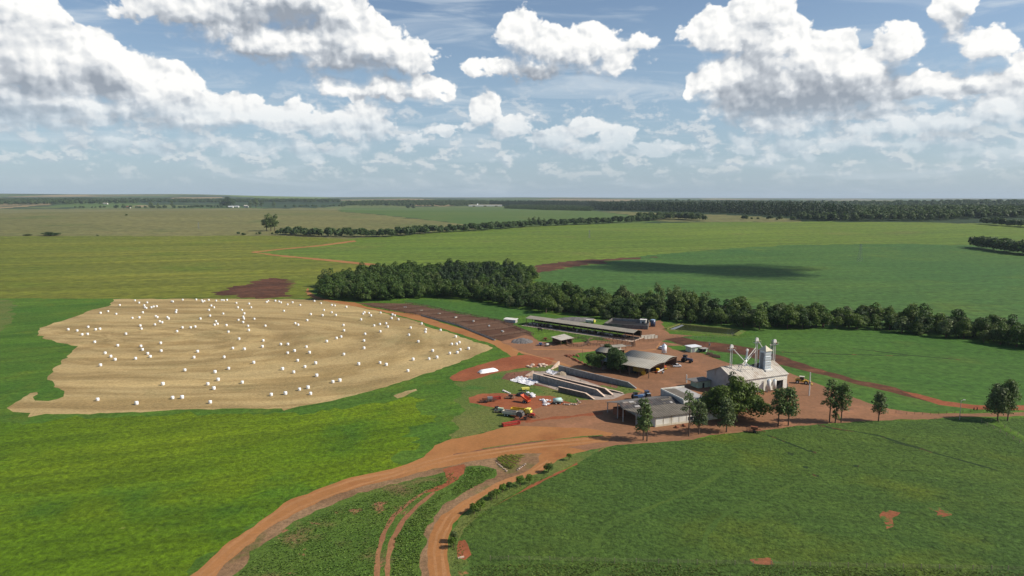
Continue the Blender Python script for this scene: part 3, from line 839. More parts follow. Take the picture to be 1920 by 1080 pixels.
# ------------------------------------------------------------------ tree shapes (unit: metres, foot at the origin)
def shape_broad(rs, h=14, r=5.6, dens=1.9, size=.85, low=.06):
    lobes = []
    k = rs.randint(12, 17)
    for i in range(k):
        a = 2 * math.pi * (i / k) + rs.rand(); q = math.sqrt(rs.rand()) * .72
        z = h * (low + .18 + (1 - low - .30) * rs.rand() * (1 - q * .5))
        lr = r * (.34 + .22 * rs.rand())
        lobes.append((r * q * math.cos(a), r * q * math.sin(a), z, lr, lr * .85))
    lobes.append((rs.randn() * .5, rs.randn() * .5, h * .80, r * .48, h * .19))
    v, q = leaf_cloud(lobes, dens, size, rs)
    t = [tube([(0, 0, 0), (.1, .1, h * .3), (.0, .2, h * .62)], [.42, .30, .14])]
    for i in range(4):
        a = rs.rand() * 6.28
        t.append(tube([(0, 0, h * (.22 + .07 * i)), (r * .35 * math.cos(a), r * .35 * math.sin(a), h * (.42 + .06 * i)), (r * .6 * math.cos(a), r * .6 * math.sin(a), h * (.52 + .06 * i))], [.2, .13, .06], 5))
    return (v, q), join(t)


def shape_tall(rs, h=13, r=3.0, bare=.33, dens=1.6, size=.62, gaps=9):
    """row tree: clear stem, loose clumps with sky between"""
    lobes = []
    for i in range(gaps):
        f = i / (gaps - 1)
        z = h * (bare + .08 + (.90 - bare) * f)
        rr = r * (.55 + .45 * math.sin(math.pi * (.15 + .8 * f))) * .75
        a = i * 2.4 + rs.rand()
        lr = r * (.36 + .2 * rs.rand()) * (1 - .12 * f)
        lobes.append((rr * math.cos(a) * (1 - .35 * f), rr * math.sin(a) * (1 - .35 * f), z, lr, lr * .9))
        if rs.rand() < .6: lobes.append((-rr * .6 * math.cos(a), -rr * .6 * math.sin(a), z + .6, lr * .7, lr * .7))
    v, q = leaf_cloud(lobes, dens, size, rs, shell=.5)
    t = [tube([(0, 0, 0), (.05, 0, h * .35), (.1, .08, h * .7), (0, .1, h * .93)], [.24, .19, .12, .04])]
    for L in lobes:
        z0 = max(h * .25, L[2] - 1.8)
        t.append(tube([(0.05, 0, z0), (L[0] * .6, L[1] * .6, L[2] - .7), (L[0], L[1], L[2])], [.09, .06, .03], 5))
    return (v, q), join(t)


def shape_pine(rs, h=18, r=3.6, dens=1.3, size=.9):
    lobes = []
    for i in range(9):
        f = i / 8
        lobes.append((rs.randn() * .4, rs.randn() * .4, h * (.30 + .62 * f), r * (1 - .62 * f) * (.85 + .2 * rs.rand()), h * .075))
    v, q = leaf_cloud(lobes, dens, size, rs, shell=.45)
    return (v, q), tube([(0, 0, 0), (0, 0, h * .5), (0, 0, h * .9)], [.3, .2, .06])


def shape_round(rs, h=4, r=1.9, trunk=.9, dens=5, size=.36, n=7):
    dens *= 1.9
    lobes = [(0, 0, (h + trunk) / 2, r * .82, (h - trunk) / 2 * .95)]
    for i in range(n):
        a = rs.rand() * 6.28; z = trunk + (h - trunk) * (.25 + .6 * rs.rand())
        lobes.append((r * .5 * math.cos(a), r * .5 * math.sin(a), z, r * .42, (h - trunk) * .24))
    v, q = leaf_cloud(lobes, dens, size, rs)
    return (v, q), tube([(0, 0, 0), (.05, .02, trunk), (0, 0, h * .6)], [.12, .10, .05])


RAW = {}


def proto(key, name, fol, shape, bark='bark'):
    (v, q), (tv, tf) = shape
    RAW[key] = (np.asarray(v), np.asarray(q), fol)
    return dict(name=name, crown=set_mesh(name + '_crown', v, q, fol), trunk=set_mesh(name + '_trunk', tv, tf, bark, True))


def plant(pr, loc, rz, s_, label, cat='tree', group=None, crown_name='crown', trunk_name='trunk'):
    r = empty(pr['name'], loc, rz)
    r.scale = (s_, s_, s_) if not isinstance(s_, tuple) else s_
    tag(r, label, cat, group)
    part(crown_name, pr['crown'], r); part(trunk_name, pr['trunk'], r)
    return r


PR = {}
for i in range(6): PR['broad%d' % i] = proto('broad%d' % i, 'broadleaf_tree', 'f_wood', shape_broad(np.random.RandomState(20 + i), h=11 + (i % 3) * 1.6, r=5.2 + .35 * (i % 4)))
for i in range(2): PR['dark%d' % i] = proto('dark%d' % i, 'broadleaf_tree', 'f_dark', shape_broad(np.random.RandomState(40 + i), h=13 + i, r=5.2))
for i in range(2): PR['silver%d' % i] = proto('silver%d' % i, 'broadleaf_tree', 'f_silver', shape_broad(np.random.RandomState(44 + i), h=9 + i, r=4.2))
for i in range(3): PR['pine%d' % i] = proto('pine%d' % i, 'pine_tree', 'f_pine', shape_pine(np.random.RandomState(50 + i), h=14 + i, r=4.6 + .3 * i))
for i in range(3): PR['euca%d' % i] = proto('euca%d' % i, 'eucalyptus_tree', 'f_euca', shape_broad(np.random.RandomState(60 + i), h=18 + i, r=4.3, low=.05))
for i in range(5): PR['row%d' % i] = proto('row%d' % i, 'silky_oak_tree', 'f_euca', shape_tall(np.random.RandomState(70 + i), h=12, r=2.9 + .2 * i, bare=(.30, .36, .26, .5, .3)[i], gaps=(11, 9, 12, 6, 13)[i]))

# ------------------------------------------------------------------ the wood beside the straw field and the belt of trees to the right
WOOD_FRONT = [(603, 561), (640, 564), (700, 565), (760, 562), (830, 558), (900, 564), (960, 577), (1000, 584), (1060, 591), (1130, 598), (1190, 604), (1250, 602), (1300, 609), (1390, 615), (1430, 619), (1520, 617), (1600, 619), (1700, 626), (1800, 637), (1870, 646), (1930, 655), (2100, 668)]
WOOD_BACK = [(2100, 640), (1930, 632), (1870, 626), (1800, 619), (1700, 608), (1600, 601), (1520, 597), (1430, 596), (1340, 588), (1240, 577), (1130, 571), (1060, 562), (1010, 548), (990, 540), (1003, 524), (998, 516), (900, 511), (800, 512), (720, 514), (660, 522), (620, 530), (598, 543)]
wpoly = np.array([(PU(u, v).x, PU(u, v).y) for u, v in WOOD_FRONT + WOOD_BACK])
pp_poly = np.array([(PU(u, v).x, PU(u, v).y) for u, v in [(815, 548), (830, 513), (960, 513), (985, 530), (960, 560), (880, 556)]])
eu_poly = np.array([(PU(u, v).x, PU(u, v).y) for u, v in [(1225, 612), (1232, 570), (1330, 585), (1345, 616)]])


def scatter(poly, d, seed):
    rs = np.random.RandomState(seed)
    x0, y0 = poly.min(axis=0); x1, y1 = poly.max(axis=0)
    pts = []
    ny = int((y1 - y0) / (d * .866)) + 1
    for j in range(ny):
        y = y0 + j * d * .866
        for i in range(int((x1 - x0) / d) + 2):
            pts.append((x0 + (i + .5 * (j % 2)) * d + rs.uniform(-.33, .33) * d, y + rs.uniform(-.33, .33) * d))
    pts = np.array(pts)
    return pts[inside(pts, poly)]


wp = scatter(wpoly, 8.0, 5)
isp = inside(wp, pp_poly); ise = inside(wp, eu_poly)
order = np.argsort(np.hypot(wp[:, 0], wp[:, 1]))
print('wood trees', len(wp))
items = []
rs = np.random.RandomState(99)
for k in order:
    x, y = wp[k]
    if isp[k] and rs.rand() < .6: key = 'pine%d' % rs.randint(3); s_ = .64 + .38 * rs.rand()
    elif ise[k] and rs.rand() < .6: key = 'euca%d' % rs.randint(3); s_ = .8 + .25 * rs.rand()
    else:
        q = rs.rand()
        key = 'silver%d' % rs.randint(2) if q < .17 else ('dark%d' % rs.randint(2) if q < .33 else 'broad%d' % rs.randint(6))
        s_ = .60 + .62 * rs.rand() ** 1.3
        if x > PU(1000, 590).x: s_ *= .96
    items.append((key, x, y, rs.rand() * 6.28, s_))
# the front rank shows largest: individuals; what stands behind them reads as a mass
BELT_X = PU(1010, 590).x
SPEC = {'broad': 'round green broadleaf crown', 'dark': 'dark green broadleaf crown', 'silver': 'low pale silvery green crown', 'pine': 'tall dark pointed pine', 'euca': 'tall loose eucalyptus'}
nind = 0
rest = []
for (key, x, y, rz, s_) in items:
    if nind < 262:
        kd = key[:-1]
        ux = x / y * 1280 + 960
        where = ('in the wood beside the straw field' if x < BELT_X else ('in the tree belt behind the long cattle shed' if ux < 1130 else ('in the tree belt behind the slurry basin' if ux < 1240 else ('in the tree belt behind the long pond' if ux < 1390 else ('in the tree belt beyond the grain tower' if ux < 1500 else ('in the right belt above the grass strip' if ux < 1700 else 'at the far right end of the tree belt')))))) or ('in the wood beside the straw field' if x < BELT_X else ('in the tree belt behind the long cattle shed' if x < PU(1250, 600).x else 'in the tree belt along the right green field'))
        plant(PR[key], (x, y, -.1), rz, s_, SPEC[kd] + ' ' + where, 'tree', kd + ' trees ' + where)
        nind += 1
    else: rest.append((key, x, y, 0, rz, s_))


def merged(name, items, mat, label, sub=1.0, cat=None):
    vs, qs, o = [], [], 0
    for (key, x, y, z, rz, s_) in items:
        v, q, _ = RAW[key]
        sx, sz = (s_, s_) if not isinstance(s_, tuple) else s_
        c_, n_ = math.cos(rz), math.sin(rz)
        v2 = np.empty_like(v, dtype=np.float32)
        v2[:, 0] = (v[:, 0] * c_ - v[:, 1] * n_) * sx + x
        v2[:, 1] = (v[:, 0] * n_ + v[:, 1] * c_) * sx + y
        v2[:, 2] = v[:, 2] * sz + z
        vs.append(v2); qs.append(q + o); o += len(v2)
    me = set_mesh(name, np.vstack(vs), np.vstack(qs), mat)
    ob = bpy.data.objects.new(name, me); COL.objects.link(ob)
    tag(ob, label, cat or 'woodland', None, 'stuff')
    return ob


merged('wood_interior', [r for r in rest if not r[0].startswith('pine')], 'f_wood', 'crowded green treetops further back inside the wood beyond the straw field')
rp = [r for r in rest if r[0].startswith('pine')]
if rp: merged('pine_stand', rp, 'f_pine', 'dark pointed pine tops at the back of the wood beyond the straw field')

# ------------------------------------------------------------------ far tree lines and plantations (cheap crowns)
def lowraw(key, lobes, dens, size, seed):
    v, q = leaf_cloud(lobes, dens, size, np.random.RandomState(seed))
    RAW[key] = (v, q, None)


for i in range(4):
    r_ = np.random.RandomState(80 + i)
    lowraw('far%d' % i, [(r_.randn() * 2, r_.randn() * 2, 6 + 3 * r_.rand(), 4.5, 4.5) for _ in range(3)] + [(0, 0, 10, 4, 3.5)], .32, 2.6, 90 + i)
    lowraw('farpine%d' % i, [(0, 0, 7, 3.4, 6), (r_.randn() * .5, 0, 15, 2.8, 7), (0, 0, 22, 1.9, 6)], .28, 2.6, 95 + i)


def line_trees(name, px, width, spacing, s_, label, seed, keys='far', mat='f_farwood', hs=1.0):
    r_ = np.random.RandomState(seed)
    it = []
    pts = [P3(u, v) for u, v in px]
    for a, b_ in zip(pts[:-1], pts[1:]):
        L = (b_ - a).length
        n = max(1, int(L / spacing))
        for i in range(n):
            for wv in range(max(1, int(width / spacing))):
                t = (i + r_.rand()) / n
                x = a.x + (b_.x - a.x) * t + r_.randn() * spacing * .3
                y = a.y + (b_.y - a.y) * t + wv * spacing + r_.randn() * spacing * .3
                k = s_ * (.6 + .6 * r_.rand() ** .8)
                it.append((keys + str(r_.randint(4)), x, y, tz(x, y) - 1.6 * k, r_.rand() * 6.28, (k, k * hs)))
    return merged(name, it, mat, label)


def area_trees(name, px, spacing, s_, label, seed, keys='far', mat='f_farwood', hs=1.0, back=None):
    poly = [P3(u, v) for u, v in px]
    pl = np.array([(p_.x, p_.y) for p_ in poly])
    pts = scatter(pl, spacing, seed)
    r_ = np.random.RandomState(seed)
    it = []
    for x, y in pts:
        k = s_ * (.8 + .4 * r_.rand())
        it.append((keys + str(r_.randint(4)), x, y, tz(x, y) - 1.6 * k, r_.rand() * 6.28, (k, k * hs)))
    print(name, len(it))
    return merged(name, it, mat, label)


line_trees('hedgerow', [(520, 440), (600, 444), (720, 445), (800, 438), (890, 433), (1000, 425), (1100, 421), (1205, 415), (1235, 413)], 42, 13, 1.15, 'dark leafy tree line crossing between the tan field and the light green field', 1)
line_trees('hedgerow', [(1205, 414), (1260, 411), (1320, 414)], 60, 14, 1.45, 'taller clump at the right end of the dark tree line', 2)
line_trees('hedgerow', [(440, 441), (470, 440), (520, 441)], 10, 14, .5, 'low scrub at the left tip of the dark tree line', 3)
line_trees('hedgerow', [(1382, 412), (1440, 412), (1490, 414)], 24, 14, .9, 'short tree line in front of the tall plantation', 4)
line_trees('thicket', [(1882, 471), (1905, 476), (1990, 484)], 90, 12, 1.3, 'dark thicket at the right edge of the blue green field', 5)
line_trees('thicket', [(1862, 422), (1920, 426), (1990, 428)], 60, 13, 1.2, 'small dark thicket at the right edge below the distant forest', 6)

# ================================================================== building helpers
class MB:
    def __init__(s):
        s.v, s.f = [], []

    def add(s, vs, fs):
        o = len(s.v)
        s.v += [tuple(v) for v in vs]; s.f += [tuple(i + o for i in f) for f in fs]
        return s

    def box(s, x0, x1, y0, y1, z0, z1):
        vs = [(x0, y0, z0), (x1, y0, z0), (x1, y1, z0), (x0, y1, z0), (x0, y0, z1), (x1, y0, z1), (x1, y1, z1), (x0, y1, z1)]
        return s.add(vs, [(0, 3, 2, 1), (4, 5, 6, 7), (0, 1, 5, 4), (1, 2, 6, 5), (2, 3, 7, 6), (3, 0, 4, 7)])

    def beam(s, a, b, w_, h=None, n=None):
        a = Vector(a); b = Vector(b); d = (b - a)
        if d.length < 1e-5: return s
        if n:
            v, f = tube([a, b], [w_, w_], n)
            k = len(v)
            f = list(f) + [tuple(reversed(range(n))), tuple(range(n, 2 * n))]
            return s.add(v, f)
        d.normalize(); h = h or w_
        r_ = d.cross(Vector((0, 0, 1)))
        if r_.length < 1e-3: r_ = Vector((1, 0, 0))
        r_.normalize(); u = r_.cross(d)
        vs = []
        for p in (a, b):
            for (i, j) in ((-1, -1), (1, -1), (1, 1), (-1, 1)): vs.append(p + r_ * w_ / 2 * i + u * h / 2 * j)
        return s.add(vs, [(0, 1, 2, 3), (7, 6, 5, 4), (0, 4, 5, 1), (1, 5, 6, 2), (2, 6, 7, 3), (3, 7, 4, 0)])

    def cyl(s, c, r, z0, z1, n=16, r2=None):
        r2 = r if r2 is None else r2
        vs = [(c[0] + r * math.cos(2 * math.pi * k / n), c[1] + r * math.sin(2 * math.pi * k / n), z0) for k in range(n)]
        vs += [(c[0] + r2 * math.cos(2 * math.pi * k / n), c[1] + r2 * math.sin(2 * math.pi * k / n), z1) for k in range(n)]
        fs = [(k, (k + 1) % n, n + (k + 1) % n, n + k) for k in range(n)] + [tuple(reversed(range(n))), tuple(range(n, 2 * n))]
        return s.add(vs, fs)

    def disc(s, c, r, th, axis='y', n=14):
        """wheel: short cylinder with its axle along x or y"""
        vs = []
        for q in (-th / 2, th / 2):
            for k in range(n):
                a = 2 * math.pi * k / n
                vs.append((c[0] + r * math.cos(a), c[1] + q, c[2] + r * math.sin(a)) if axis == 'y' else (c[0] + q, c[1] + r * math.cos(a), c[2] + r * math.sin(a)))
        fs = [(k, (k + 1) % n, n + (k + 1) % n, n + k) for k in range(n)] + [tuple(reversed(range(n))), tuple(range(n, 2 * n))]
        return s.add(vs, fs)

    def slab(s, pts, th):
        """thick sheet: pts is a planar loop, thickness downwards"""
        n = len(pts)
        vs = [tuple(p) for p in pts] + [(p[0], p[1], p[2] - th) for p in pts]
        fs = [tuple(range(n)), tuple(reversed(range(n, 2 * n)))] + [(k, n + k, n + (k + 1) % n, (k + 1) % n) for k in range(n)]
        return s.add(vs, fs)

    def prism(s, prof, x0, x1):
        """profile in (y, z), swept along x"""
        n = len(prof)
        vs = [(x0, y, z) for y, z in prof] + [(x1, y, z) for y, z in prof]
        fs = [tuple(reversed(range(n))), tuple(range(n, 2 * n))] + [(k, (k + 1) % n, n + (k + 1) % n, n + k) for k in range(n)]
        return s.add(vs, fs)

    def prismy(s, prof, y0, y1):
        n = len(prof)
        vs = [(x, y0, z) for x, z in prof] + [(x, y1, z) for x, z in prof]
        fs = [tuple(range(n)), tuple(reversed(range(n, 2 * n)))] + [(k, n + k, n + (k + 1) % n, (k + 1) % n) for k in range(n)]
        return s.add(vs, fs)

    def mesh(s, name, mat, smooth=False, bevel=0):
        me = bpy.data.meshes.new(name)
        me.from_pydata(s.v, [], s.f)
        me.materials.append(MATS[mat])
        if bevel:
            bm = bmesh.new(); bm.from_mesh(me)
            bmesh.ops.recalc_face_normals(bm, faces=bm.faces)
            bmesh.ops.bevel(bm, geom=[e for e in bm.edges if e.is_manifold and e.calc_face_angle(0) > .6], offset=bevel, segments=2, affect='EDGES')
            bm.to_mesh(me); bm.free()
        else:
            bm = bmesh.new(); bm.from_mesh(me)
            bmesh.ops.recalc_face_normals(bm, faces=bm.faces)
            bm.to_mesh(me); bm.free()
        if smooth: me.shade_smooth()
        me.update()
        return me

    def part(s, name, mat, parent, smooth=False, bevel=0, label=None):
        return part(name, s.mesh(name, mat, smooth, bevel), parent, label)

    def top(s, name, mat, loc=(0, 0, 0), rz=0, smooth=False, bevel=0):
        o = bpy.data.objects.new(name, s.mesh(name, mat, smooth, bevel))
        COL.objects.link(o); o.location = loc; o.rotation_euler = (0, 0, rz)
        return o


def PY(u, v, y):
    """point on the line of sight at forward distance y"""
    d = ray(u, v)
    return d * (y / d.y) + Vector((0, 0, CAM_H))


def loc_of(root, p):
    rz = root.rotation_euler.z
    d = Vector(p) - root.location
    return Vector((d.x * math.cos(rz) + d.y * math.sin(rz), -d.x * math.sin(rz) + d.y * math.cos(rz), d.z))


flat('p_white', (.62, .60, .56), stain=(.30, .24, .18), var=.10, scale=.6)
flat('p_offwhite', (.50, .46, .38), stain=(.28, .22, .15), var=.12, scale=.5)
flat('p_whitewall', (.66, .64, .58), stain=(.45, .39, .28), var=.10, scale=.5)
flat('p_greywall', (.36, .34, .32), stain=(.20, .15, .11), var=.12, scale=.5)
flat('p_roof_pale', (.46, .42, .36), stain=(.30, .23, .17), var=.12, scale=.35, wave=(0, 1.1))
flat('p_roof_tan', (.29, .26, .21), stain=(.25, .20, .15), var=.12, scale=.3, wave=(0, 1.0))
flat('p_roof_curve', (.255, .24, .205), stain=(.25, .21, .16), var=.10, scale=.25, wave=(0, 1.2))
flat('p_roof_grey', (.062, .058, .056), stain=(.14, .10, .085), var=.35, scale=.5, wave=(0, 1.0))
flat('p_roof_brown', (.135, .118, .095), stain=(.12, .10, .08), var=.2, scale=.4, wave=(0, 1.0))
flat('p_zinc', (.52, .57, .60), rough=.45, metal=.35, spec=.5, var=.15, scale=1.5)
flat('p_zincdark', (.20, .215, .225), rough=.6, metal=.2, var=.2, scale=2)
flat('p_cream', (.55, .50, .38), var=.1)
flat('p_concrete', (.34, .31, .28), stain=(.19, .15, .12), var=.15, scale=.8)
flat('p_conc_dark', (.15, .14, .13), stain=(.08, .07, .06), var=.2, scale=.8)
flat('p_bunker', (.24, .23, .215), stain=(.12, .10, .09), var=.25, scale=.9)
flat('p_bunkerbrown', (.13, .10, .085), stain=(.08, .06, .05), var=.25, scale=.9)
flat('p_cap', (.58, .44, .34), stain=(.40, .28, .20), var=.15)
flat('p_wood', (.15, .095, .065), var=.3, scale=3)
flat('p_woodpale', (.30, .24, .17), var=.25, scale=3)
flat('p_dark', (.015, .015, .016), var=.2)
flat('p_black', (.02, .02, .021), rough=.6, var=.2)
flat('p_tyre', (.022, .021, .02), rough=.85)
flat('p_glass', (.02, .03, .04), rough=.12, spec=.6)
flat('p_wrap', (.80, .80, .79), rough=.42, spec=.4, var=.04, scale=3)
flat('p_tarp', (.72, .70, .70), rough=.6, var=.08, stain=(.20, .19, .20), scale=.8)
flat('p_bag', (.80, .81, .82), rough=.45, spec=.35, var=.04)
flat('p_red', (.42, .045, .03), rough=.5, spec=.35, var=.25, scale=2)
flat('p_orange', (.55, .10, .035), rough=.5, spec=.35, var=.15)
flat('p_yellow', (.62, .38, .02), rough=.5, spec=.35, var=.15)
flat('p_lemon', (.60, .55, .10), rough=.5, spec=.35, var=.15)
flat('p_mustard', (.34, .22, .04), rough=.55, var=.2)
flat('p_carwhite', (.70, .71, .72), rough=.25, spec=.5, var=.04)
flat('p_blue', (.045, .10, .24), rough=.4, spec=.4, var=.15)
flat('p_bluepale', (.25, .34, .45), rough=.4, spec=.4, var=.15)
flat('p_navy', (.03, .045, .09), rough=.35, spec=.5, var=.15)
flat('p_mint', (.42, .52, .38), var=.1, stain=(.3, .35, .25))
flat('p_aqua', (.40, .55, .52), rough=.5, var=.1)
flat('p_rust', (.20, .075, .04), var=.3, scale=3)
flat('p_scrap', (.10, .075, .06), var=.4, scale=2.5)
flat('p_stone', (.36, .27, .21), var=.3, scale=2)
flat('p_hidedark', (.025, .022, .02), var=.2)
flat('p_hidewhite', (.55, .52, .48), var=.1, stain=(.03, .03, .03), scale=1.4)
flat('p_soilheap', (.13, .12, .115), var=.3, scale=1.5)
m, T, b = new_mat('p_water')
T.put(b.inputs['Base Color'], (.030, .038, .014)); b.inputs['Roughness'].default_value = .18; b.inputs['Specular IOR Level'].default_value = .5
bump(T, b, T.noise(T.node('ShaderNodeNewGeometry').outputs['Position'], 1.5, 3, .6), .12, .1)
m, T, b = new_mat('p_sludge')
T.put(b.inputs['Base Color'], (.028, .026, .026)); b.inputs['Roughness'].default_value = .35

# ------------------------------------------------------------------ grain warehouse with its tower
FRw = PU(1475, 727)
TH = R(24)
wh = empty('grain_warehouse', FRw, TH)
tag(wh, 'white grain warehouse with pale gabled roof and open dark doorway beside the big tree', 'warehouse')
X0, D_, EV, RG, RY = -28.5, 17.0, 6.2, 10.0, 8.3
wl = MB()
wl.box(X0, -6.2, 0, .25, 0, EV); wl.box(-2.2, 0, 0, .25, 0, EV); wl.box(-6.2, -2.2, 0, .25, 4.3, EV)
wl.box(X0, 0, D_ - .25, D_, 0, EV)
for xx in (X0, -.25):
    wl.prism([(.25, 0), (D_ - .25, 0), (D_ - .25, EV), (RY, RG - .15), (.25, EV)], xx, xx + .25)
wo_ = wl.part('wall', 'p_whitewall', wh)
MB().prism([(.26, 0), (D_ - .26, 0), (D_ - .26, EV), (RY, RG - .16), (.26, EV)], X0 - .03, X0).part('gable_shade_skin', 'p_greywall', wh, label='gable end wall with its shade painted in as grey')  # grey skin over the white gable, its shade put into the colour
def rz_(y): return EV + (RG - EV) * y / RY if y < RY else RG - (RG - EV) * (y - RY) / (D_ - RY)
rf = MB()
def rp_(x, y, off=.12): return (x, y, (RG - (RG - EV) * abs(y - RY) / (RY if y < RY else D_ - RY)) + off)
rf.slab([rp_(X0 - .4, -.5), rp_(-9.2, -.5), rp_(-9.2, 3.2), rp_(-15, RY), rp_(X0 - .4, RY)], .15)
rf.slab([rp_(-9.2, -.5, .121), rp_(.4, -.5, .121), rp_(.4, RY, .121), rp_(-6.4, RY, .121), rp_(-6.4, 3.2, .121), rp_(-9.2, 3.2, .121)], .15)
rf.slab([rp_(X0 - .4, RY), rp_(-15, RY), rp_(-15, D_ + .4), rp_(X0 - .4, D_ + .4)], .15)
rf.slab([rp_(-6.4, RY), rp_(.4, RY), rp_(.4, D_ + .4), rp_(-6.4, D_ + .4)], .15)
ro = rf.part('roof', 'p_roof_pale', wh)
MB().slab([(-15, RY, 7.2), (-9.2, 3.2, 7.2), (-6.4, 3.2, 7.2), (-6.4, RY, 7.2), (-6.4, D_, 6.0), (-15, D_, 6.0)], .15).part('lower_roof', 'p_zincdark', wh, label='dark lower roof behind the drying tower')
MB().box(-19.5, -19.0, 4.2, 5.4, 8.20, 8.34).box(-24.9, -24.3, 3.2, 5.0, 7.75, 7.9).part('roof_patch', 'p_rust', ro)
MB().box(X0 - .4, -15, RY - .3, RY + .3, RG + .02, RG + .2).part('ridge_cap', 'p_roof_tan', ro)
MB().box(-6.4, .4, RY - .3, RY + .3, RG + .02, RG + .2).part('ridge_cap', 'p_roof_tan', ro)
for k in range(11):
    xx = X0 + 1.5 + k * 2.6
    if -15.5 < xx < -5.5: continue
    MB().add([rp_(xx, .2, .16), rp_(xx + .10, .2, .16), rp_(xx + .10, RY - .4, .16), rp_(xx, RY - .4, .16)], [(0, 1, 2, 3)]).part('sheet_lap', 'p_rust' if k % 4 == 1 else 'p_concrete', ro)
MB().box(-6.2, -2.2, .30, .38, 0, 4.3).part('doorway', 'p_dark', wh)
MB().slab([(-7.2, -1.6, 4.35), (-1.6, -1.6, 4.35), (-1.6, 0, 4.9), (-7.2, 0, 4.9)], .1).part('awning', 'p_roof_pale', wh)
for xx in (-14, -19):
    MB().box(xx, xx + 1.1, -.06, -.0, 3.4, 4.4).part('vent', 'p_greywall', wh)
for px_, py_, rr, hh in ((-8.4, -1.4, .75, 4.6), (-11.8, -1.7, .85, 5.0)):
    t = empty('grain_tank', FRw + Vector((px_ * math.cos(TH) - py_ * math.sin(TH), px_ * math.sin(TH) + py_ * math.cos(TH), 0)), 0)
    tag(t, 'narrow upright white tank against the warehouse wall, ' + ('nearer the doorway' if px_ > -10 else 'farther from the doorway'), 'tank', 'upright tanks at the warehouse front')
    MB().cyl((0, 0), rr, .8, hh, 16).part('shell', 'p_white', t, True)
    MB().cyl((0, 0), rr, hh, hh + .5, 16, .1).part('cone', 'p_zinc', t)
    for k in range(4):
        a = k * math.pi / 2 + .7
        MB().beam((rr * .8 * math.cos(a), rr * .8 * math.sin(a), 0), (rr * .8 * math.cos(a), rr * .8 * math.sin(a), .9), .1).part('leg', 'p_zincdark', t)
# drying tower
def wloc(x, y, z=0): return FRw + Vector((x * math.cos(TH) - y * math.sin(TH), x * math.sin(TH) + y * math.cos(TH), z))
dt = empty('drying_tower', wloc(-7.8, 3.4, 0), TH)
tag(dt, 'zinc grain drying tower with bulging tiers and a cream pyramid cap on the warehouse roof', 'grain dryer')
body = MB()
n = 25; z0, z1 = 7.0, 16.0
prof = []
for i in range(n):
    z = z0 + (z1 - z0) * i / (n - 1)
    f = (i / (n - 1) * 4) % 1.0
    bul = .16 * math.sin(math.pi * f) ** .7 if True else 0
    prof.append((z, 1.55 - .12 * i / n + bul))
rings = []
for z, hw in prof:
    rings.append([(-hw, 0 - (hw - 1.5), z), (hw, 0 - (hw - 1.5), z), (hw, 3.4, z), (-hw, 3.4, z)])
vs = [p for r_ in rings for p in r_]
fs = []
for i in range(n - 1):
    for k in range(4): fs.append((i * 4 + k, i * 4 + (k + 1) % 4, (i + 1) * 4 + (k + 1) % 4, (i + 1) * 4 + k))
body.add(vs, fs)
body.part('body', 'p_zinc', dt)
MB().box(-1.85, -1.7, 1.0, 2.6, 7.4, 15.0).part('side_shade_strip', 'p_zincdark', dt)  # dark strip painting in the shade on the tower's left face
for k in range(4):
    MB().box(-1.62, 1.62, -.34, -.2, 8.9 + 2.25 * k, 9.02 + 2.25 * k).part('tier_seam', 'p_white', dt)
MB().add([(-1.85, -.5, 16.0), (1.85, -.5, 16.0), (1.85, 4.0, 16.0), (-1.85, 4.0, 16.0), (0, 1.7, 18.0), (-1.85, -.5, 15.85), (1.85, -.5, 15.85), (1.85, 4.0, 15.85), (-1.85, 4.0, 15.85)],
         [(0, 1, 4), (1, 2, 4), (2, 3, 4), (3, 0, 4), (5, 6, 1, 0), (6, 7, 2, 1), (7, 8, 3, 2), (8, 5, 0, 3), (8, 7, 6, 5)]).part('cap', 'p_cream', dt)
MB().box(-2.1, 2.1, -1.3, -.2, 7.4, 8.1).part('plinth', 'p_white', dt)


def elevator(base, top, label, boot=0):
    e = empty('bucket_elevator', (base.x, base.y, 0), TH)
    tag(e, label, 'grain elevator', 'bucket elevators of the grain warehouse')
    H_ = top.z
    for s_ in (-.45, .45):
        MB().box(s_ - .11, s_ + .11, -.11, .11, 0, H_ - .9).part('leg', 'p_white', e)
    MB().disc((0, 0, H_ - .55), .8, .5, 'y', 16).box(-.8, .8, -.3, .3, H_ - 1.3, H_ - .6).part('head', 'p_white', e)
    MB().box(-1.5, 1.6, -.75, .75, H_ - 2.05, H_ - 1.95).part('platform', 'p_zincdark', e)
    rl = MB()
    for x in (-1.5, 0, 1.6):
        for y in (-.75, .75): rl.beam((x, y, H_ - 2), (x, y, H_ - 1.0), .05)
    for y in (-.75, .75): rl.beam((-1.5, y, H_ - 1.0), (1.6, y, H_ - 1.0), .05)
    rl.part('railing', 'p_cream', e)
    MB().box(.7, 1.1, -.3, .3, H_ - 1.9, H_ - 1.2).part('motor', 'p_rust', e)
    lad = MB()
    for s_ in (-.2, .2): lad.beam((s_, -.42, 1), (s_, -.42, H_ - 2), .05)
    for k in range(int(H_ / .5)): lad.beam((-.2, -.42, 1 + k * .48), (.2, -.42, 1 + k * .48), .03)
    lad.part('ladder', 'p_zincdark', e)
    return e


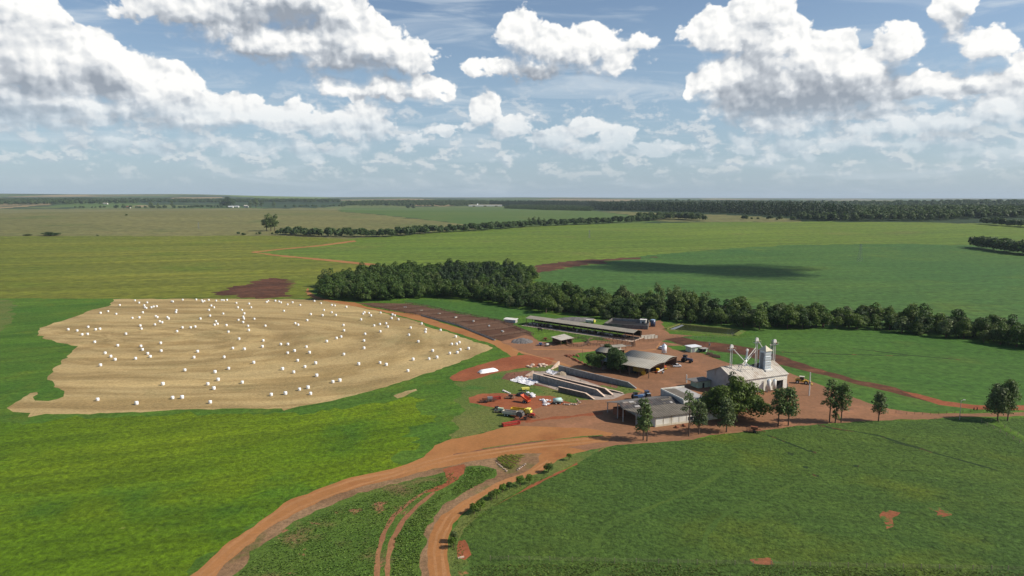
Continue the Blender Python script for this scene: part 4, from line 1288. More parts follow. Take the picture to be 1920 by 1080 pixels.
e1t = PY(1372, 647, 277.5); e2t = PY(1419.5, 634, 286.5); e3t = PY(1453, 637, 293)
elevator(Vector((e1t.x, e1t.y, 0)), e1t, 'slim white bucket elevator standing alone near the left end of the warehouse roof')
elevator(Vector((e2t.x, e2t.y, 0)), e2t, 'tallest white bucket elevator directly left of the drying tower')
elevator(Vector((e3t.x, e3t.y, 0)), e3t, 'white bucket elevator with a dark ladder cage right of the drying tower')
lc = empty('ladder_cage', PY(1446.5, 690, 293.5).to_2d().to_3d(), TH)
tag(lc, 'dark lattice ladder cage left of the rightmost elevator', 'ladder')
lm = MB()
for x in (-.4, .4):
    for y in (-.4, .4): lm.beam((x, y, 0), (x, y, 18.2), .12)
lm.part('rails', 'p_zincdark', lc)
lm = MB()
for k in range(24): lm.box(-.45, .45, -.45, .45, .8 + k * .73, .95 + k * .73)
lm.part('hoops', 'p_zincdark', lc)


def spout(a, b_, r_, label):
    a = Vector(a); b_ = Vector(b_)
    m_ = MB(); m_.beam(Vector((0, 0, 0)), b_ - a, r_, n=8)
    o = m_.top('grain_spout', 'p_white', a)
    tag(o, label, 'pipe', 'grain spouts over the warehouse roof')
    return o


spout(PY(1375.5, 655, 277.5), PY(1406, 688, 276), .17, 'white grain spout slanting down right from the leftmost elevator head')
spout(PY(1417, 652, 286), PY(1392, 683, 279), .17, 'upper white grain spout slanting down left from the tallest elevator')
spout(PY(1417.5, 657, 286), PY(1395, 684, 280), .13, 'lower thinner spout beside the tallest elevator')
spout(PY(1422, 640, 286.3), PY(1430, 652, 286), .15, 'short white spout from the tallest elevator to the tower cap')
cy = empty('cyclone_fan', PY(1399, 687, 281), TH)
tag(cy, 'slim ragged pipe stack with a small elbow above the middle of the warehouse roof', 'exhaust')
MB().beam((-1.2, 0, -3.0), (0, 0, 3.4), .28, n=8).part('pipe', 'p_zinc', cy, True)
MB().beam((0, 0, 3.3), (.25, 0, 7.0), .34, n=8).box(-.9, .9, -.5, .5, 3.4, 3.6).part('stack', 'p_zinc', cy)
MB().disc((.25, 0, 7.0), .6, .5, 'y', 12).part('elbow', 'p_white', cy)
fr_ = empty('distributor_frame', PY(1398, 690, 278), TH)
tag(fr_, 'low steel frame straddling the warehouse ridge under the crossing spouts', 'frame')
MB().beam((-3.2, -.4, -.9), (-2.6, -.4, .8), .12).beam((3.6, -.4, -1.2), (3.0, -.4, .1), .12).part('leg', 'p_zincdark', fr_)
MB().beam((-2.6, -.4, .8), (3.0, -.4, .1), .16).beam((-2.6, -.4, .8), (1, 1.4, 1.6), .1).part('beam', 'p_cream', fr_)
q_ = PY(1443.3, 690, 296)
pv = empty('vent_post', (q_.x, q_.y, 0), TH)
tag(pv, 'short capped steel vent post behind the roof between the tower and the rightmost elevator', 'vent')
MB().beam((0, 0, 0), (0, 0, 15.5), .22, n=8).part('post', 'p_zinc', pv)
MB().box(-.9, .9, -.2, .2, 13.0, 13.3).box(-.6, .6, -.2, .2, 15.2, 15.6).part('crossbar', 'p_cream', pv)
# lean-to and green kiosk left of the warehouse
kb = PU(1318, 727)
kk = empty('green_kiosk', kb, TH)
tag(kk, 'low pale green hut with dark flat roof half hidden left of the big tree', 'hut')
MB().box(-2.5, 4, 0, 5, 0, 2.9).part('wall', 'p_mint', kk)
MB().box(-5, 4.4, -.7, 5.4, 2.95, 3.15).part('roof', 'p_conc_dark', kk)
MB().box(-.3, .7, -.04, -.01, 0, 2.1).part('door', 'p_dark', kk)

# ------------------------------------------------------------------ long farm shed in front
SH = R(20.2)
so = Vector((49.7, 231.1, 0))
sd = empty('farm_shed', so, SH)
tag(sd, 'long low machinery shed with patched grey roof and white side wall behind the row trees', 'shed')
L_ = 27.5
def syz(y):
    return 3.85 + (5.0 - 3.85) * y / 8 if y < 8 else (5.0 + .9 * (y - 8) / 5 if y < 13 else 5.9 - 2.0 * (y - 13) / 8)
def sp(x, y, o=0): return (x, y, syz(y) + o)
MB().slab([sp(-.0, -.6), sp(L_, -.6), sp(L_, 8), sp(-7.7, 8)], .12).part('lower_roof', 'p_roof_brown', sd, label='plain brown lower roof slope along the front eave')
MB().slab([sp(-7.7, 8.0, .06), sp(15.9, 8.0, .06), sp(15.9, 13, .06), sp(-7.4, 13, .06)], .12).part('roof', 'p_roof_grey', sd)
sroof = [c for c in bpy.data.objects if c.parent == sd and c.name.startswith('roof')][0]
MB().slab([sp(-7.4, 13, .06), sp(15.9, 13, .06), sp(15.9, 21.2, .06), sp(-7.9, 21.2, .06)], .12).part('rear_roof', 'p_conc_dark', sd)
r2_ = random.Random(4)
for k in range(22):
    x = r2_.uniform(-7, 14); y = r2_.choice([8.2, 9.4, 10.6, 11.7]); w2 = r2_.choice([1.0, 1.0, 2.0])
    MB().slab([sp(x, y, .10 + .004 * k), sp(min(x + w2, 15.8), y, .10 + .004 * k), sp(min(x + w2, 15.8), y + 1.1, .10 + .004 * k), sp(x, y + 1.1, .10 + .004 * k)], .02).part('replacement_sheet', 'p_roof_brown' if k % 3 else 'p_greywall', sroof)
wm = MB(); wm.box(.6, L_ - .6, 0, .22, 0, 3.8).box(L_ - .82, L_ - .6, .22, 20.6, 0, 3.7).box(.6, L_ - .82, 20.4, 20.6, 0, 3.5).box(.6, .8, .22, 20.4, 0, 3.6)
wm.part('wall', 'p_whitewall', sd)
for k in range(9):
    MB().box(.7 + 3.2 * k, .92 + 3.2 * k, -.07, -.0, 0, 3.75).part('pilaster', 'p_offwhite', sd)
MB().box(14.2, 16.2, -.05, -.005, .9, 2.2).part('window', 'p_glass', sd)
MB().box(.6, L_ - .6, -.06, -.01, 0, .7).part('skirting', 'p_cream', sd, label='yellowish stained base of the white wall')
for (x, y) in ((-7.2, 9), (-7.2, 13), (-7.3, 20.4), (-3.6, 5.2), (-4.5, 4.4)):
    MB().box(x, x + .28, y, y + .28, 0, syz(y) - .1).part('post', 'p_greywall', sd)
MB().box(-6.0, -3.2, 14.2, 18.5, 0, 2.6).part('stacked_pallets', 'p_rust', sd)
bx_ = empty('parapet_store', so, SH)
tag(bx_, 'taller flat topped store with pale parapet at the rear of the long shed', 'store')
MB().box(16.05, 26.5, 6.2, 20.9, 3.9, 6.3).box(16.05, 26.5, 20.9, 21.1, 0, 6.3).part('wall', 'p_greywall', bx_)
MB().slab([(16.3, 6.4, 6.62), (26.8, 6.4, 6.05), (26.8, 20.8, 6.05), (16.3, 20.8, 6.62)], .15).part('roof', 'p_roof_brown', bx_)
MB().box(16.0, 16.3, 6.1, 21.15, 6.3, 6.85).box(16.3, 26.6, 20.8, 21.15, 6.3, 6.85).box(16.3, 26.5, 6.05, 6.2, 5.0, 6.5).part('parapet', 'p_whitewall', bx_)
MB().box(22, 25, 21.1, 21.16, 0, 3).part('door', 'p_dark', bx_)

# ------------------------------------------------------------------ vaulted machine barns
def vault_barn(o, ang, L, Wd, z_e, rise, label, closed=False, mat='p_roof_curve'):
    b_ = empty('machine_barn', o, ang)
    tag(b_, label, 'barn', 'curved roof barns in the middle of the farmyard')
    n = 12
    vs, fs = [], []
    for x in (-.6, L + .6):
        for off in (0, -.12):
            for i in range(n + 1):
                t = i / n
                vs.append((x, -.5 + (Wd + 1) * t, z_e + rise * math.sin(math.pi * t) + off))
    for i in range(n):
        a = i; b2 = i + 1; c = 2 * (n + 1)
        fs += [(a, b2, c + b2, c + a), (n + 1 + a, c + n + 1 + a, c + n + 1 + b2, n + 1 + b2), (a, n + 1 + a, n + 1 + b2, b2), (c + a, c + b2, c + n + 1 + b2, c + n + 1 + a)]
    MB().add(vs, fs).part('roof', mat, b_, True)
    k = 5
    for i in range(k + 1):
        for y in (.0, Wd):
            MB().box(L * i / k - .13, L * i / k + .13, y - .11, y + .11, 0, z_e).part('post', 'p_wood', b_)
    tr = MB()
    for i in range(k + 1):
        tr.beam((L * i / k, 0, z_e - .15), (L * i / k, Wd, z_e - .15), .14)
        for j in range(6):
            y = Wd * (j + .5) / 6
            tr.beam((L * i / k, y, z_e - .15), (L * i / k, y, z_e - .15 + rise * math.sin(math.pi * (j + .5) / 6)), .08)
    tr.part('truss', 'p_wood', b_)
    if True:  # rear wall and boxes added to darken the inside of the open barn
        MB().box(0, L, Wd - .1, Wd + .1, .1, z_e - .3).part('added_rear_wall', 'p_wood', b_)
        for q in range(4):
            x = 1.5 + (L - 5) * q / 4; y = Wd * (.3 + .4 * (q % 2))
            MB().box(x, x + 2.6, y, y + 3.2, 0, 1.6 + .5 * (q % 3)).part('dark_filler_box', 'p_scrap', b_)
    if closed:
        MB().box(-.1, .1, 0, Wd, 0, z_e).part('wall', 'p_concrete', b_)
    return b_


B1 = R(-38); b1o = PU(1216.7, 691, 4.5); b1o.z = 0
u1 = Vector((math.cos(B1), math.sin(B1), 0)); n1v = Vector((-math.sin(B1), math.cos(B1), 0))
vault_barn(b1o - u1 * 24, B1, 24, 15.2, 4.5, .75, 'front curved roof barn with a yellow harvester under it, right of the two round bushes', True)
vault_barn(b1o - u1 * 21 + n1v * 15.6, B1, 21, 13.2, 4.5, 1.1, 'rear curved roof barn with a dark tractor at its right end beside the feed bin', True)
b3 = PU(1138, 673); b3.z = 0
vault_barn(b3 - u1 * 7 + n1v * 1, B1, 10, 11, 2.9, 1.1, 'small brownish curved roof barn behind the wide bush on the lawn', True, 'p_roof_tan')
sr = empty('lean_to', PU(1150, 662), R(22))
tag(sr, 'small flat grey lean-to roof beside the round bush behind the small barn', 'lean-to')
MB().slab([(0, 0, 2.9), (8, 0, 2.9), (8, 4.5, 3.2), (0, 4.5, 3.2)], .12).part('roof', 'p_roof_tan', sr)
for x in (.3, 7.6):
    for y in (.3, 4.1): MB().box(x, x + .15, y, y + .15, 0, 2.85).part('post', 'p_wood', sr)
MB().box(1, 7, 4.0, 4.1, 0, 2.7).part('wall', 'p_offwhite', sr)

# ------------------------------------------------------------------ long cattle shed
C0 = Vector((8.4, 425.3, 0)); C1 = Vector((68.4, 377.4, 0))
CA = math.atan2(C1.y - C0.y, C1.x - C0.x); CL = (C1 - C0).length
cs = empty('cattle_shed', C0, CA)
tag(cs, 'very long narrow open cattle shed with a pale roof in front of the tree belt', 'cattle shed')
MB().slab([(0, 0, 4.3), (CL, 0, 4.3), (CL, 5.2, 5.3), (0, 5.2, 5.3)], .12).slab([(0, 5.2, 5.3), (CL, 5.2, 5.3), (CL, 10, 4.2), (0, 10, 4.2)], .12).part('roof', 'p_roof_tan', cs)
for i in range(16):
    x = .4 + (CL - .8) * i / 15
    for y in (.4, 9.4): MB().box(x - .12, x + .12, y - .12, y + .12, 0, 4.2).part('post', 'p_wood', cs)
MB().box(0, CL, 6.8, 7.4, 0, .8).part('feed_trough', 'p_conc_dark', cs)
MB().box(-.5, CL + 1, -3.4, 10.5, .01, .05).part('floor', 'p_cap', cs)
rl = MB()
for z in (.6, 1.0, 1.4): rl.beam((0, .1, z), (CL, .1, z), .07); rl.beam((0, 9.8, z), (CL, 9.8, z), .07)
rl.part('rails', 'p_wood', cs)
MB().box(0, CL, 9.7, 9.78, .9, 4.1).part('rear_shade_sheet', 'p_black', cs)  # black sheet that paints in the deep shade at the back
MB().box(0, CL, .3, 6.6, .06, .14).part('floor_shade', 'p_hidedark', cs)  # near-black slab, the roof's shade put into the floor colour

fw = {}
def fence(path, h, spacing, label, name='rail_fence', mat='p_wood', rails=2, group=None, pw=.14, cat='fence', wire=.05, closed=False):
    pts = [PU(u, v) for u, v in path] if not isinstance(path[0], Vector) else path
    r_ = empty(name, pts[0], 0); tag(r_, label, cat, group)
    key = (h, pw, mat)
    if key not in fw: fw[key] = MB().box(-pw / 2, pw / 2, -pw / 2, pw / 2, 0, h).mesh('post', mat)
    rl = MB()
    o = pts[0]
    first = True
    for a, b_ in zip(pts[:-1], pts[1:]):
        L = (b_ - a).length; n = max(1, int(round(L / spacing)))
        for i in range(0 if first else 1, n + 1):
            p = a.lerp(b_, i / n) - o
            c = part('post', fw[key], r_); c.location = p
        first = False
        for k in range(rails):
            z = h * (.9 - .75 * k / max(1, rails))
            rl.beam(a - o + Vector((0, 0, z)), b_ - o + Vector((0, 0, z)), wire)
    rl.part('rails', mat, r_)
    return r_


def wall_run(path, h0, h1, th, label, mat='p_bunker', cap='p_cap', slope_end=4.0, name='bunker_wall', group='silage bunker walls'):
    a, b_ = PU(*path[0]), PU(*path[1])
    ang = math.atan2(b_.y - a.y, b_.x - a.x); L = (b_ - a).length
    r_ = empty(name, a, ang); tag(r_, label, 'wall', group)
    hm = h0 + (h1 - h0) * (1 - slope_end / L)
    MB().prismy([(0, 0), (L, 0), (L, .25), (L - slope_end, hm), (0, h0)], -th / 2, th / 2).part('wall', mat, r_)
    MB().prismy([(0, h0), (L - slope_end, hm), (L, .25), (L, .37), (L - slope_end, hm + .1), (0, h0 + .1)], -th / 2 - .08, th / 2 + .08).part('coping', cap, r_)
    return r_


wall_run([(1047.5, 697), (1193, 729)], 3.0, 2.0, .5, 'longest grey bunker wall nearest the dirt lane and the curved barns', cap='p_bunker')
wall_run([(1020, 706), (1149, 741)], 1.3, 2.1, .8, 'brown topped bunker wall second from the lane', 'p_bunkerbrown')
wall_run([(1000, 712), (1134, 744.5)], 2.9, 2.3, .8, 'pale coped bunker wall in the middle of the silage bunkers')
wall_run([(1047.5, 734), (1114, 749.5)], 2.0, 1.9, .7, 'short dark bunker wall nearest the scrap yard', 'p_bunkerbrown')
wall_run([(1110, 728), (1168, 738)], .8, .6, .5, 'low edge wall between the grass strip and the bunkers', 'p_conc_dark')
for pth, h, lb in (([(1033, 693), (1048, 686)], 2.3, 'pale stone ramp wall at the far end of the longest bunker wall'), ([(985, 705), (1000, 703)], 2.0, 'short pale end wall beside the white tarpaulin')):
    a, b_ = PU(*pth[0]), PU(*pth[1])
    r_ = empty('ramp_wall', a, math.atan2(b_.y - a.y, b_.x - a.x)); tag(r_, lb, 'wall')
    L = (b_ - a).length
    MB().prismy([(0, 0), (L, 0), (L, h), (0, .2)], -.4, .4).part('wall', 'p_cap', r_)


def heap(cx, cy, rx, ry, h, mat, name, label, seed=1, cat=None, group=None, rough=.35, n=14, sh=None):
    rs_ = np.random.RandomState(seed)
    mb = MB(); vs, fs = [], []
    for j in range(n):
        for i in range(n):
            x = (i / (n - 1) - .5) * 2; y = (j / (n - 1) - .5) * 2
            d = max(abs(x), abs(y)) ** 2.2 if sh == 'flat' else math.hypot(x, y)
            z = h * max(0, 1 - d) ** .7 + (rough * h * rs_.rand() if d < .95 else -.03)
            vs.append((x * rx + rs_.randn() * rx * .02, y * ry + rs_.randn() * ry * .02, z if d < 1 else -.03))
    for j in range(n - 1):
        for i in range(n - 1):
            k = j * n + i; fs.append((k, k + 1, k + n + 1, k + n))
    o = mb.add(vs, fs).top(name, mat, (cx, cy, 0.0))
    tag(o, label, cat or name.replace('_', ' '), group)
    return o


def sheet(corners, mat, name, label, h=.25, seed=3, n=16, cat='tarpaulin'):
    P_ = [PU(u, v) for u, v in corners]
    rs_ = np.random.RandomState(seed); vs, fs = [], []
    for j in range(n):
        for i in range(n):
            s_, t = i / (n - 1), j / (n - 1)
            e = .04 * rs_.randn(2)
            p = P_[0].lerp(P_[1], s_ + e[0] * .5).lerp(P_[3].lerp(P_[2], s_ + e[0] * .5), t + e[1] * .5)
            vs.append((p.x - P_[0].x, p.y - P_[0].y, .06 + h * rs_.rand() ** 2))
    for j in range(n - 1):
        for i in range(n - 1):
            k = j * n + i; fs.append((k, k + 1, k + n + 1, k + n))
    o = MB().add(vs, fs).top(name, mat, P_[0]); tag(o, label, cat)
    return o


sheet([(955, 713.5), (976, 706), (1012, 717), (993, 724)], 'p_tarp', 'tarpaulin', 'large crumpled white tarpaulin at the left end of the silage bunkers', .5)
sheet([(1022, 698), (1029, 693.5), (1048, 699), (1037, 703.5)], 'p_tarp', 'tarpaulin', 'smaller white tarpaulin inside the bunker near the longest wall', .5, 5)
q = PU(1053, 702)
heap(q.x, q.y, 2.6, 2.0, 1.2, 'p_woodpale', 'feed_heap', 'pile of tan silage between the bunker walls', 3, 'heap')
# white silage bag on red soil
a, b_ = PU(898, 699.5), PU(931, 694)
sb = empty('silage_bag', (a + b_) / 2, math.atan2(b_.y - a.y, b_.x - a.x)); tag(sb, 'long bright white silage bag lying on the red soil patch', 'silage bag')
L = (b_ - a).length
vs, fs = [], []
n = 12; K = 12
for i in range(n + 1):
    t = i / n; s_ = (min(1, t * 6, (1 - t) * 5 + .12)) ** .5
    for k in range(K + 1):
        an = math.pi * k / K
        vs.append(((t - .5) * L, math.cos(an) * 1.9 * (.8 + .2 * s_), math.sin(an) * 1.35 * s_))
for i in range(n):
    for k in range(K): fs.append((i * (K + 1) + k, i * (K + 1) + k + 1, (i + 1) * (K + 1) + k + 1, (i + 1) * (K + 1) + k))
MB().add(vs, fs).part('bag', 'p_bag', sb, True)
MB().box(-L / 2 - .1, -L / 2 + .35, -1.2, .8, 0, .45).part('knotted_end', 'p_greywall', sb)

# ------------------------------------------------------------------ basin, pond, small huts behind
ba = [PU(1133, 613), PU(1148, 603), PU(1217, 607), PU(1214, 618)]
bn = empty('slurry_basin', ba[0], 0); tag(bn, 'dark walled rectangular slurry basin in front of the tree belt, left of the pond', 'basin')
for i in range(4):
    p, q = ba[i] - ba[0], ba[(i + 1) % 4] - ba[0]
    z = Vector((0, 0, 1.2)); MB().beam(p + z, q + z, .35, 2.4).part('wall', 'p_conc_dark' if i != 1 else 'p_bunker', bn)
MB().slab([tuple(p - ba[0] + Vector((0, 0, .9))) for p in ba], .1).part('slurry', 'p_sludge', bn)
t = empty('water_tank', PU(1224, 612), 0); tag(t, 'dark blue upright tank at the right end of the slurry basin', 'tank')
MB().cyl((0, 0), 1.6, 0, 4.2, 16).part('shell', 'p_navy', t, True); MB().cyl((0, 0), 1.65, 4.2, 4.6, 16, .4).part('lid', 'p_bluepale', t)
t = empty('pump_house', PU(1206, 608), R(-20)); tag(t, 'tiny white pump house behind the slurry basin', 'hut')
MB().box(-1.8, 1.8, -1.5, 1.5, 0, 3.0).part('wall', 'p_whitewall', t); MB().box(-2.1, 2.1, -1.8, 1.8, 3.0, 3.2).part('roof', 'p_white', t); MB().box(-.5, .5, -1.55, -1.51, 0, 2).part('door', 'p_dark', t)
pdp = [PU(1252, 618), PU(1277, 608.5), PU(1388, 619.5), PU(1373, 628.5)]
ct = sum(pdp, Vector((0, 0, 0))) / 4
pd = empty('pond_bank', pdp[0], 0); tag(pd, 'straight grassy banks round the long green pond', 'bank')
for i in range(4):
    p, q = pdp[i], pdp[(i + 1) % 4]
    d = (q - p).normalized(); nn = Vector((d.y, -d.x, 0))
    if (p - ct).dot(nn) < 0: nn = -nn
    e = d * 1.5
    vs = [p - e + nn * 3.5, q + e + nn * 3.5, q + nn * .8, p + nn * .8, p - nn * .2, q - nn * .2]
    zz = [0, 0, .6, .6, .1, .1]
    vs = [(v.x - pdp[0].x, v.y - pdp[0].y, z) for v, z in zip(vs, zz)]
    MB().add(vs, [(0, 1, 2, 3), (3, 2, 5, 4)]).part('bank', 'm_olive', pd)
wa = MB().slab([tuple(p - pdp[0] + Vector((0, 0, .25))) for p in pdp], .2).top('water', 'p_water', pdp[0]); wa['kind'] = 'structure'
sheet([(1256, 618), (1278, 610), (1283, 611), (1265, 619)], 'p_zincdark', 'pond_liner', 'dark grey liner exposed at the left end of the pond', .05, 7, 6, 'liner').location.z = .3

h1 = empty('site_hut', PU(1306, 660), R(24)); tag(h1, 'pale green hut with a flat white roof standing alone by the dark soil strip', 'hut')
MB().box(-3.6, 2.6, 0, 4.4, 0, 2.7).part('wall', 'p_mint', h1)
MB().box(-4.0, 3.0, -.5, 4.9, 2.7, 2.95).part('roof', 'p_carwhite', h1)
MB().box(1.0, 1.9, -.05, -.01, 1, 2).part('window', 'p_glass', h1); MB().box(-3.2, -1.2, -.05, -.01, 0, 2.1).part('door', 'p_zincdark', h1)
h2 = empty('fuel_tank_shelter', PU(1322, 661), R(24)); tag(h2, 'small dark open fuel shelter right beside the pale green hut', 'shelter')
MB().box(-2, 2.2, 0, 3, 1.9, 2.1).part('roof', 'p_concrete', h2)
MB().box(-1.8, -1.6, 0, .2, 0, 1.9).part('post', 'p_wood', h2); MB().box(1.9, 2.1, 0, .2, 0, 1.9).part('post', 'p_wood', h2)
MB().beam((-1.5, 1.6, .9), (1.6, 1.6, .9), .7, n=12).part('tank', 'p_black', h2); MB().box(1.2, 2.2, 1, 3, 0, 1.8).part('wall', 'p_mint', h2)
for k, (u, v) in enumerate(((1330, 666), (1337, 669), (1344, 671))):
    t = empty('log_stack', PU(u, v), R(-20)); tag(t, 'low dark stack of logs, ' + ('nearest the fuel shelter', 'in the middle of its row', 'rightmost of its row')[k], 'log pile', 'log stacks right of the green hut')
    lm = MB()
    for i in range(3):
        for j in range(3 - i): lm.beam((-1.6, j * .5 + i * .25, .25 + i * .42), (1.6, j * .5 + i * .25, .25 + i * .42), .25, n=8)
    lm.part('logs', 'p_wood', t)
h3 = empty('calf_hut', PU(957, 605), R(-25)); tag(h3, 'low white roofed hut at the left end of the long cattle shed', 'hut')
MB().box(-4.5, 3.5, 0, 3.4, 0, 1.9).part('wall', 'p_greywall', h3); MB().slab([(-5, -.4, 2.0), (4, -.4, 2.0), (4, 3.8, 2.5), (-5, 3.8, 2.5)], .15).part('roof', 'p_white', h3); MB().box(2.2, 3.4, -.05, -.01, 0, 1.8).part('door', 'p_bluepale', h3)
h4 = empty('work_shed', PU(1050, 648), R(35)); tag(h4, 'small shed with a tilted pale roof beside the round wooden corral', 'shed')
MB().slab([(-.5, -1.2, 3.2), (9, -1.2, 3.5), (9, 7.5, 4.2), (-.5, 7.5, 3.6)], .15).part('roof', 'p_roof_pale', h4)
for x in (.2, 4.2, 8.3):
    for y in (-.6, 6.8): MB().box(x, x + .2, y, y + .2, 0, 3.2).part('post', 'p_wood', h4)
MB().box(0, 8.5, 6.6, 6.75, 0, 3.1).box(8.3, 8.45, 0, 6.6, 0, 2.6).part('wall', 'p_wood', h4)

# ------------------------------------------------------------------ corrals and feedlot pens
def arc_px(cx, cy, rx, ry, a0, a1, n=10): return [(cx + rx * math.cos(R(a0 + (a1 - a0) * i / n)), cy - ry * math.sin(R(a0 + (a1 - a0) * i / n))) for i in range(n + 1)]
fence(arc_px(1083, 643.5, 20, 7, 0, 360, 16), 1.7, 1.6, 'round wooden corral fence beside the small work shed', rails=4, wire=.12, group='wooden corral fences')
fence(arc_px(1112, 643, 9, 6, 90, 270, 6) + [(1150, 650), (1191, 650), (1189, 641), (1150, 637), (1112, 637)], 1.7, 1.8, 'long dark corral fence behind the round bush on the lawn', rails=4, wire=.12, group='wooden corral fences')
fence([(1120, 643), (1150, 645), (1188, 646)], 1.5, 2.2, 'inner rail fence dividing the long corral', rails=3, wire=.10, group='wooden corral fences')
t = empty('feed_rail', PU(1126, 650.5), 0); tag(t, 'pale horizontal boards along the front of the long corral', 'rail')
b2 = PU(1184, 651.5) - PU(1126, 650.5)
MB().beam((0, 0, 1.0), b2 + Vector((0, 0, 1.0)), .2, .5).part('board', 'p_offwhite', t)
for k in range(6): MB().beam(b2 * (k / 5), b2 * (k / 5) + Vector((0, 0, 1.1)), .16).part('post', 'p_wood', t)
fence([(984, 611), (1060, 627), (1130, 640), (1176, 643)], 1.4, 2.6, 'thin rail fence along the lawn in front of the cattle shed', rails=3, wire=.06)
fence([(1190, 640), (1225, 640)], 1.4, 2.6, 'short rail fence between the cattle shed and the track', rails=3, wire=.06)
fence([(1262, 632), (1300, 634), (1340, 634), (1386, 630)], 1.2, 2.3, 'pale post fence along the near bank of the pond', rails=1, mat='p_woodpale', wire=.05)
t = empty('loading_ramp', PU(1208, 636), R(20)); tag(t, 'low whitewashed loading pen at the right end of the cattle shed', 'pen')
MB().box(0, 9, 0, .25, 0, 1.6).part('wall', 'p_offwhite', t); MB().box(0, 9, 3.2, 3.45, 0, 1.6).part('wall', 'p_offwhite', t)
for k in range(5): MB().box(k * 2.2, k * 2.2 + .2, -.08, 0, 0, 1.9).part('post', 'p_wood', t)
# feedlot
LOT = [(690, 574), (730, 582), (790, 592), (860, 611), (928, 638.5)]
LOTB = [(760, 569), (800, 575), (860, 588), (940, 603), (1000, 628)]
wr = empty('feed_bunk', PU(*LOT[2]), 0); tag(wr, 'long low concrete feed bunk between the dirt road and the feedlot', 'feed bunk')
o = PU(*LOT[2])
for a, b_ in zip(LOT[2:-1], LOT[3:]):
    p, q = PU(*a) - o, PU(*b_) - o
    MB().beam(p + Vector((0, 0, .4)), q + Vector((0, 0, .4)), .9, .8).part('trough', 'p_concrete', wr)
fence(LOT, 1.4, 5.5, 'front rail fence of the feedlot beside the dirt road', rails=3, wire=.13, pw=.2, group='feedlot fences')
fence(LOTB, 1.4, 6, 'rear rail fence of the feedlot beside the grass', rails=3, wire=.13, pw=.2, group='feedlot fences')
def along(path, t):
    P_ = [PU(*q) for q in path]; Ls = [(b_ - a).length for a, b_ in zip(P_[:-1], P_[1:])]; d = t * sum(Ls)
    for i, l in enumerate(Ls):
        if d <= l: return P_[i].lerp(P_[i + 1], d / l)
        d -= l
    return P_[-1]
words = ('first', 'second', 'third', 'fourth', 'fifth', 'sixth', 'seventh', 'eighth', 'ninth', 'tenth')
for k in range(9):
    t_ = (k + .5) / 9
    fence([along(LOT, t_), along(LOTB, t_)], 1.4, 4.5, words[k] + ' cross fence between feedlot pens counted from the wood', rails=3, wire=.13, pw=.2, group='feedlot fences')
for k in range(7):
    p = along(LOT, (k + 1) / 8).lerp(along(LOTB, (k + 1) / 8), .5)
    t = empty('water_trough', p + Vector((1.5, 0, 0)), R(20 * k)); tag(t, 'small pale water trough in the ' + words[k] + ' feedlot pen counted from the wood', 'trough', 'feedlot water troughs')
    MB().box(-1.1, 1.1, -.5, .5, 0, .6).part('basin', 'p_offwhite', t); MB().box(-.95, .95, -.35, .35, .6, .61).part('water', 'p_bluepale', t)
q = PU(979, 641); heap(q.x, q.y, 6, 5, 1.8, 'p_soilheap', 'gravel_heap', 'grey gravel heap at the feedlot corner', 6, 'heap')
q = PU(1078, 600); heap(q.x, q.y, 14, 7, 1.6, 'p_soilheap', 'manure_heap', 'wide flat dark heap behind the long cattle shed', 8, 'heap')
q = PU(1107, 606); t = empty('feed_cart', q, R(-30)); tag(t, 'small white cart with a yellow end behind the cattle shed roof', 'cart')
MB().box(-3, 2.2, -1, 1, .6, 2.2).part('body', 'p_white', t); MB().box(2.2, 3.1, -1, 1, .8, 2.4).part('end_panel', 'p_lemon', t)
for x in (-2, 1.6): MB().disc((x, 0, .5), .5, 2.2).part('wheel', 'p_tyre', t)

# ================================================================== wrapped bales
BALES = [(a / 4, 540 + b / 4) for a, b in [(1012,93),(1043,110),(1104,109),(898,128),(1082,130),(1088,146),(1098,150),(1135,145),(1152,139),(1175,137),(1288,101),(1297,102),(1370,88),(1472,87),(1514,92),(1520,103),(1533,97),(1565,90),(1622,95),(1663,92),(1678,92),(1702,90),(1773,112),(1868,118),(1884,145),(1784,146),(1815,164),(1584,132),(1606,145),(1567,165),(1323,166),(1320,182),(811,174),(754,187),(872,194),(1071,183),(993,224),(1045,221),(1168,210),(1180,219),(1255,218),(1265,229),(1197,249),(1216,258),(1162,273),(1052,282),(1061,305),(1575,208),(1674,192),(1503,230),(1619,249),(1631,269),(1609,275),(1832,191),(1824,215),(1829,230),(1788,239),(1823,256),(1860,284),(1866,316),(1907,231),(1698,279),(1713,328),(1368,296),(1430,295),(1464,290),(1328,324),(512,310),(579,319),(661,292),(717,310),(750,306),(616,348),(657,345),(945,343),(711,404),(883,430),(789,487),(831,512),(864,535),(754,577),(1057,435),(1069,461),(1108,490),(1127,513),(1017,527),(1205,412),(1209,470),(1482,475),(1455,519),(1793,381),(1746,451),(1833,457),(1681,517),(1903,558),(1387,614),(1613,628),(1715,602),(1636,686),(1559,718),(1604,751),(1817,706),(1222,718),(733,834),(1025,863),(1295,821),(1366,818),(1577,854)]]
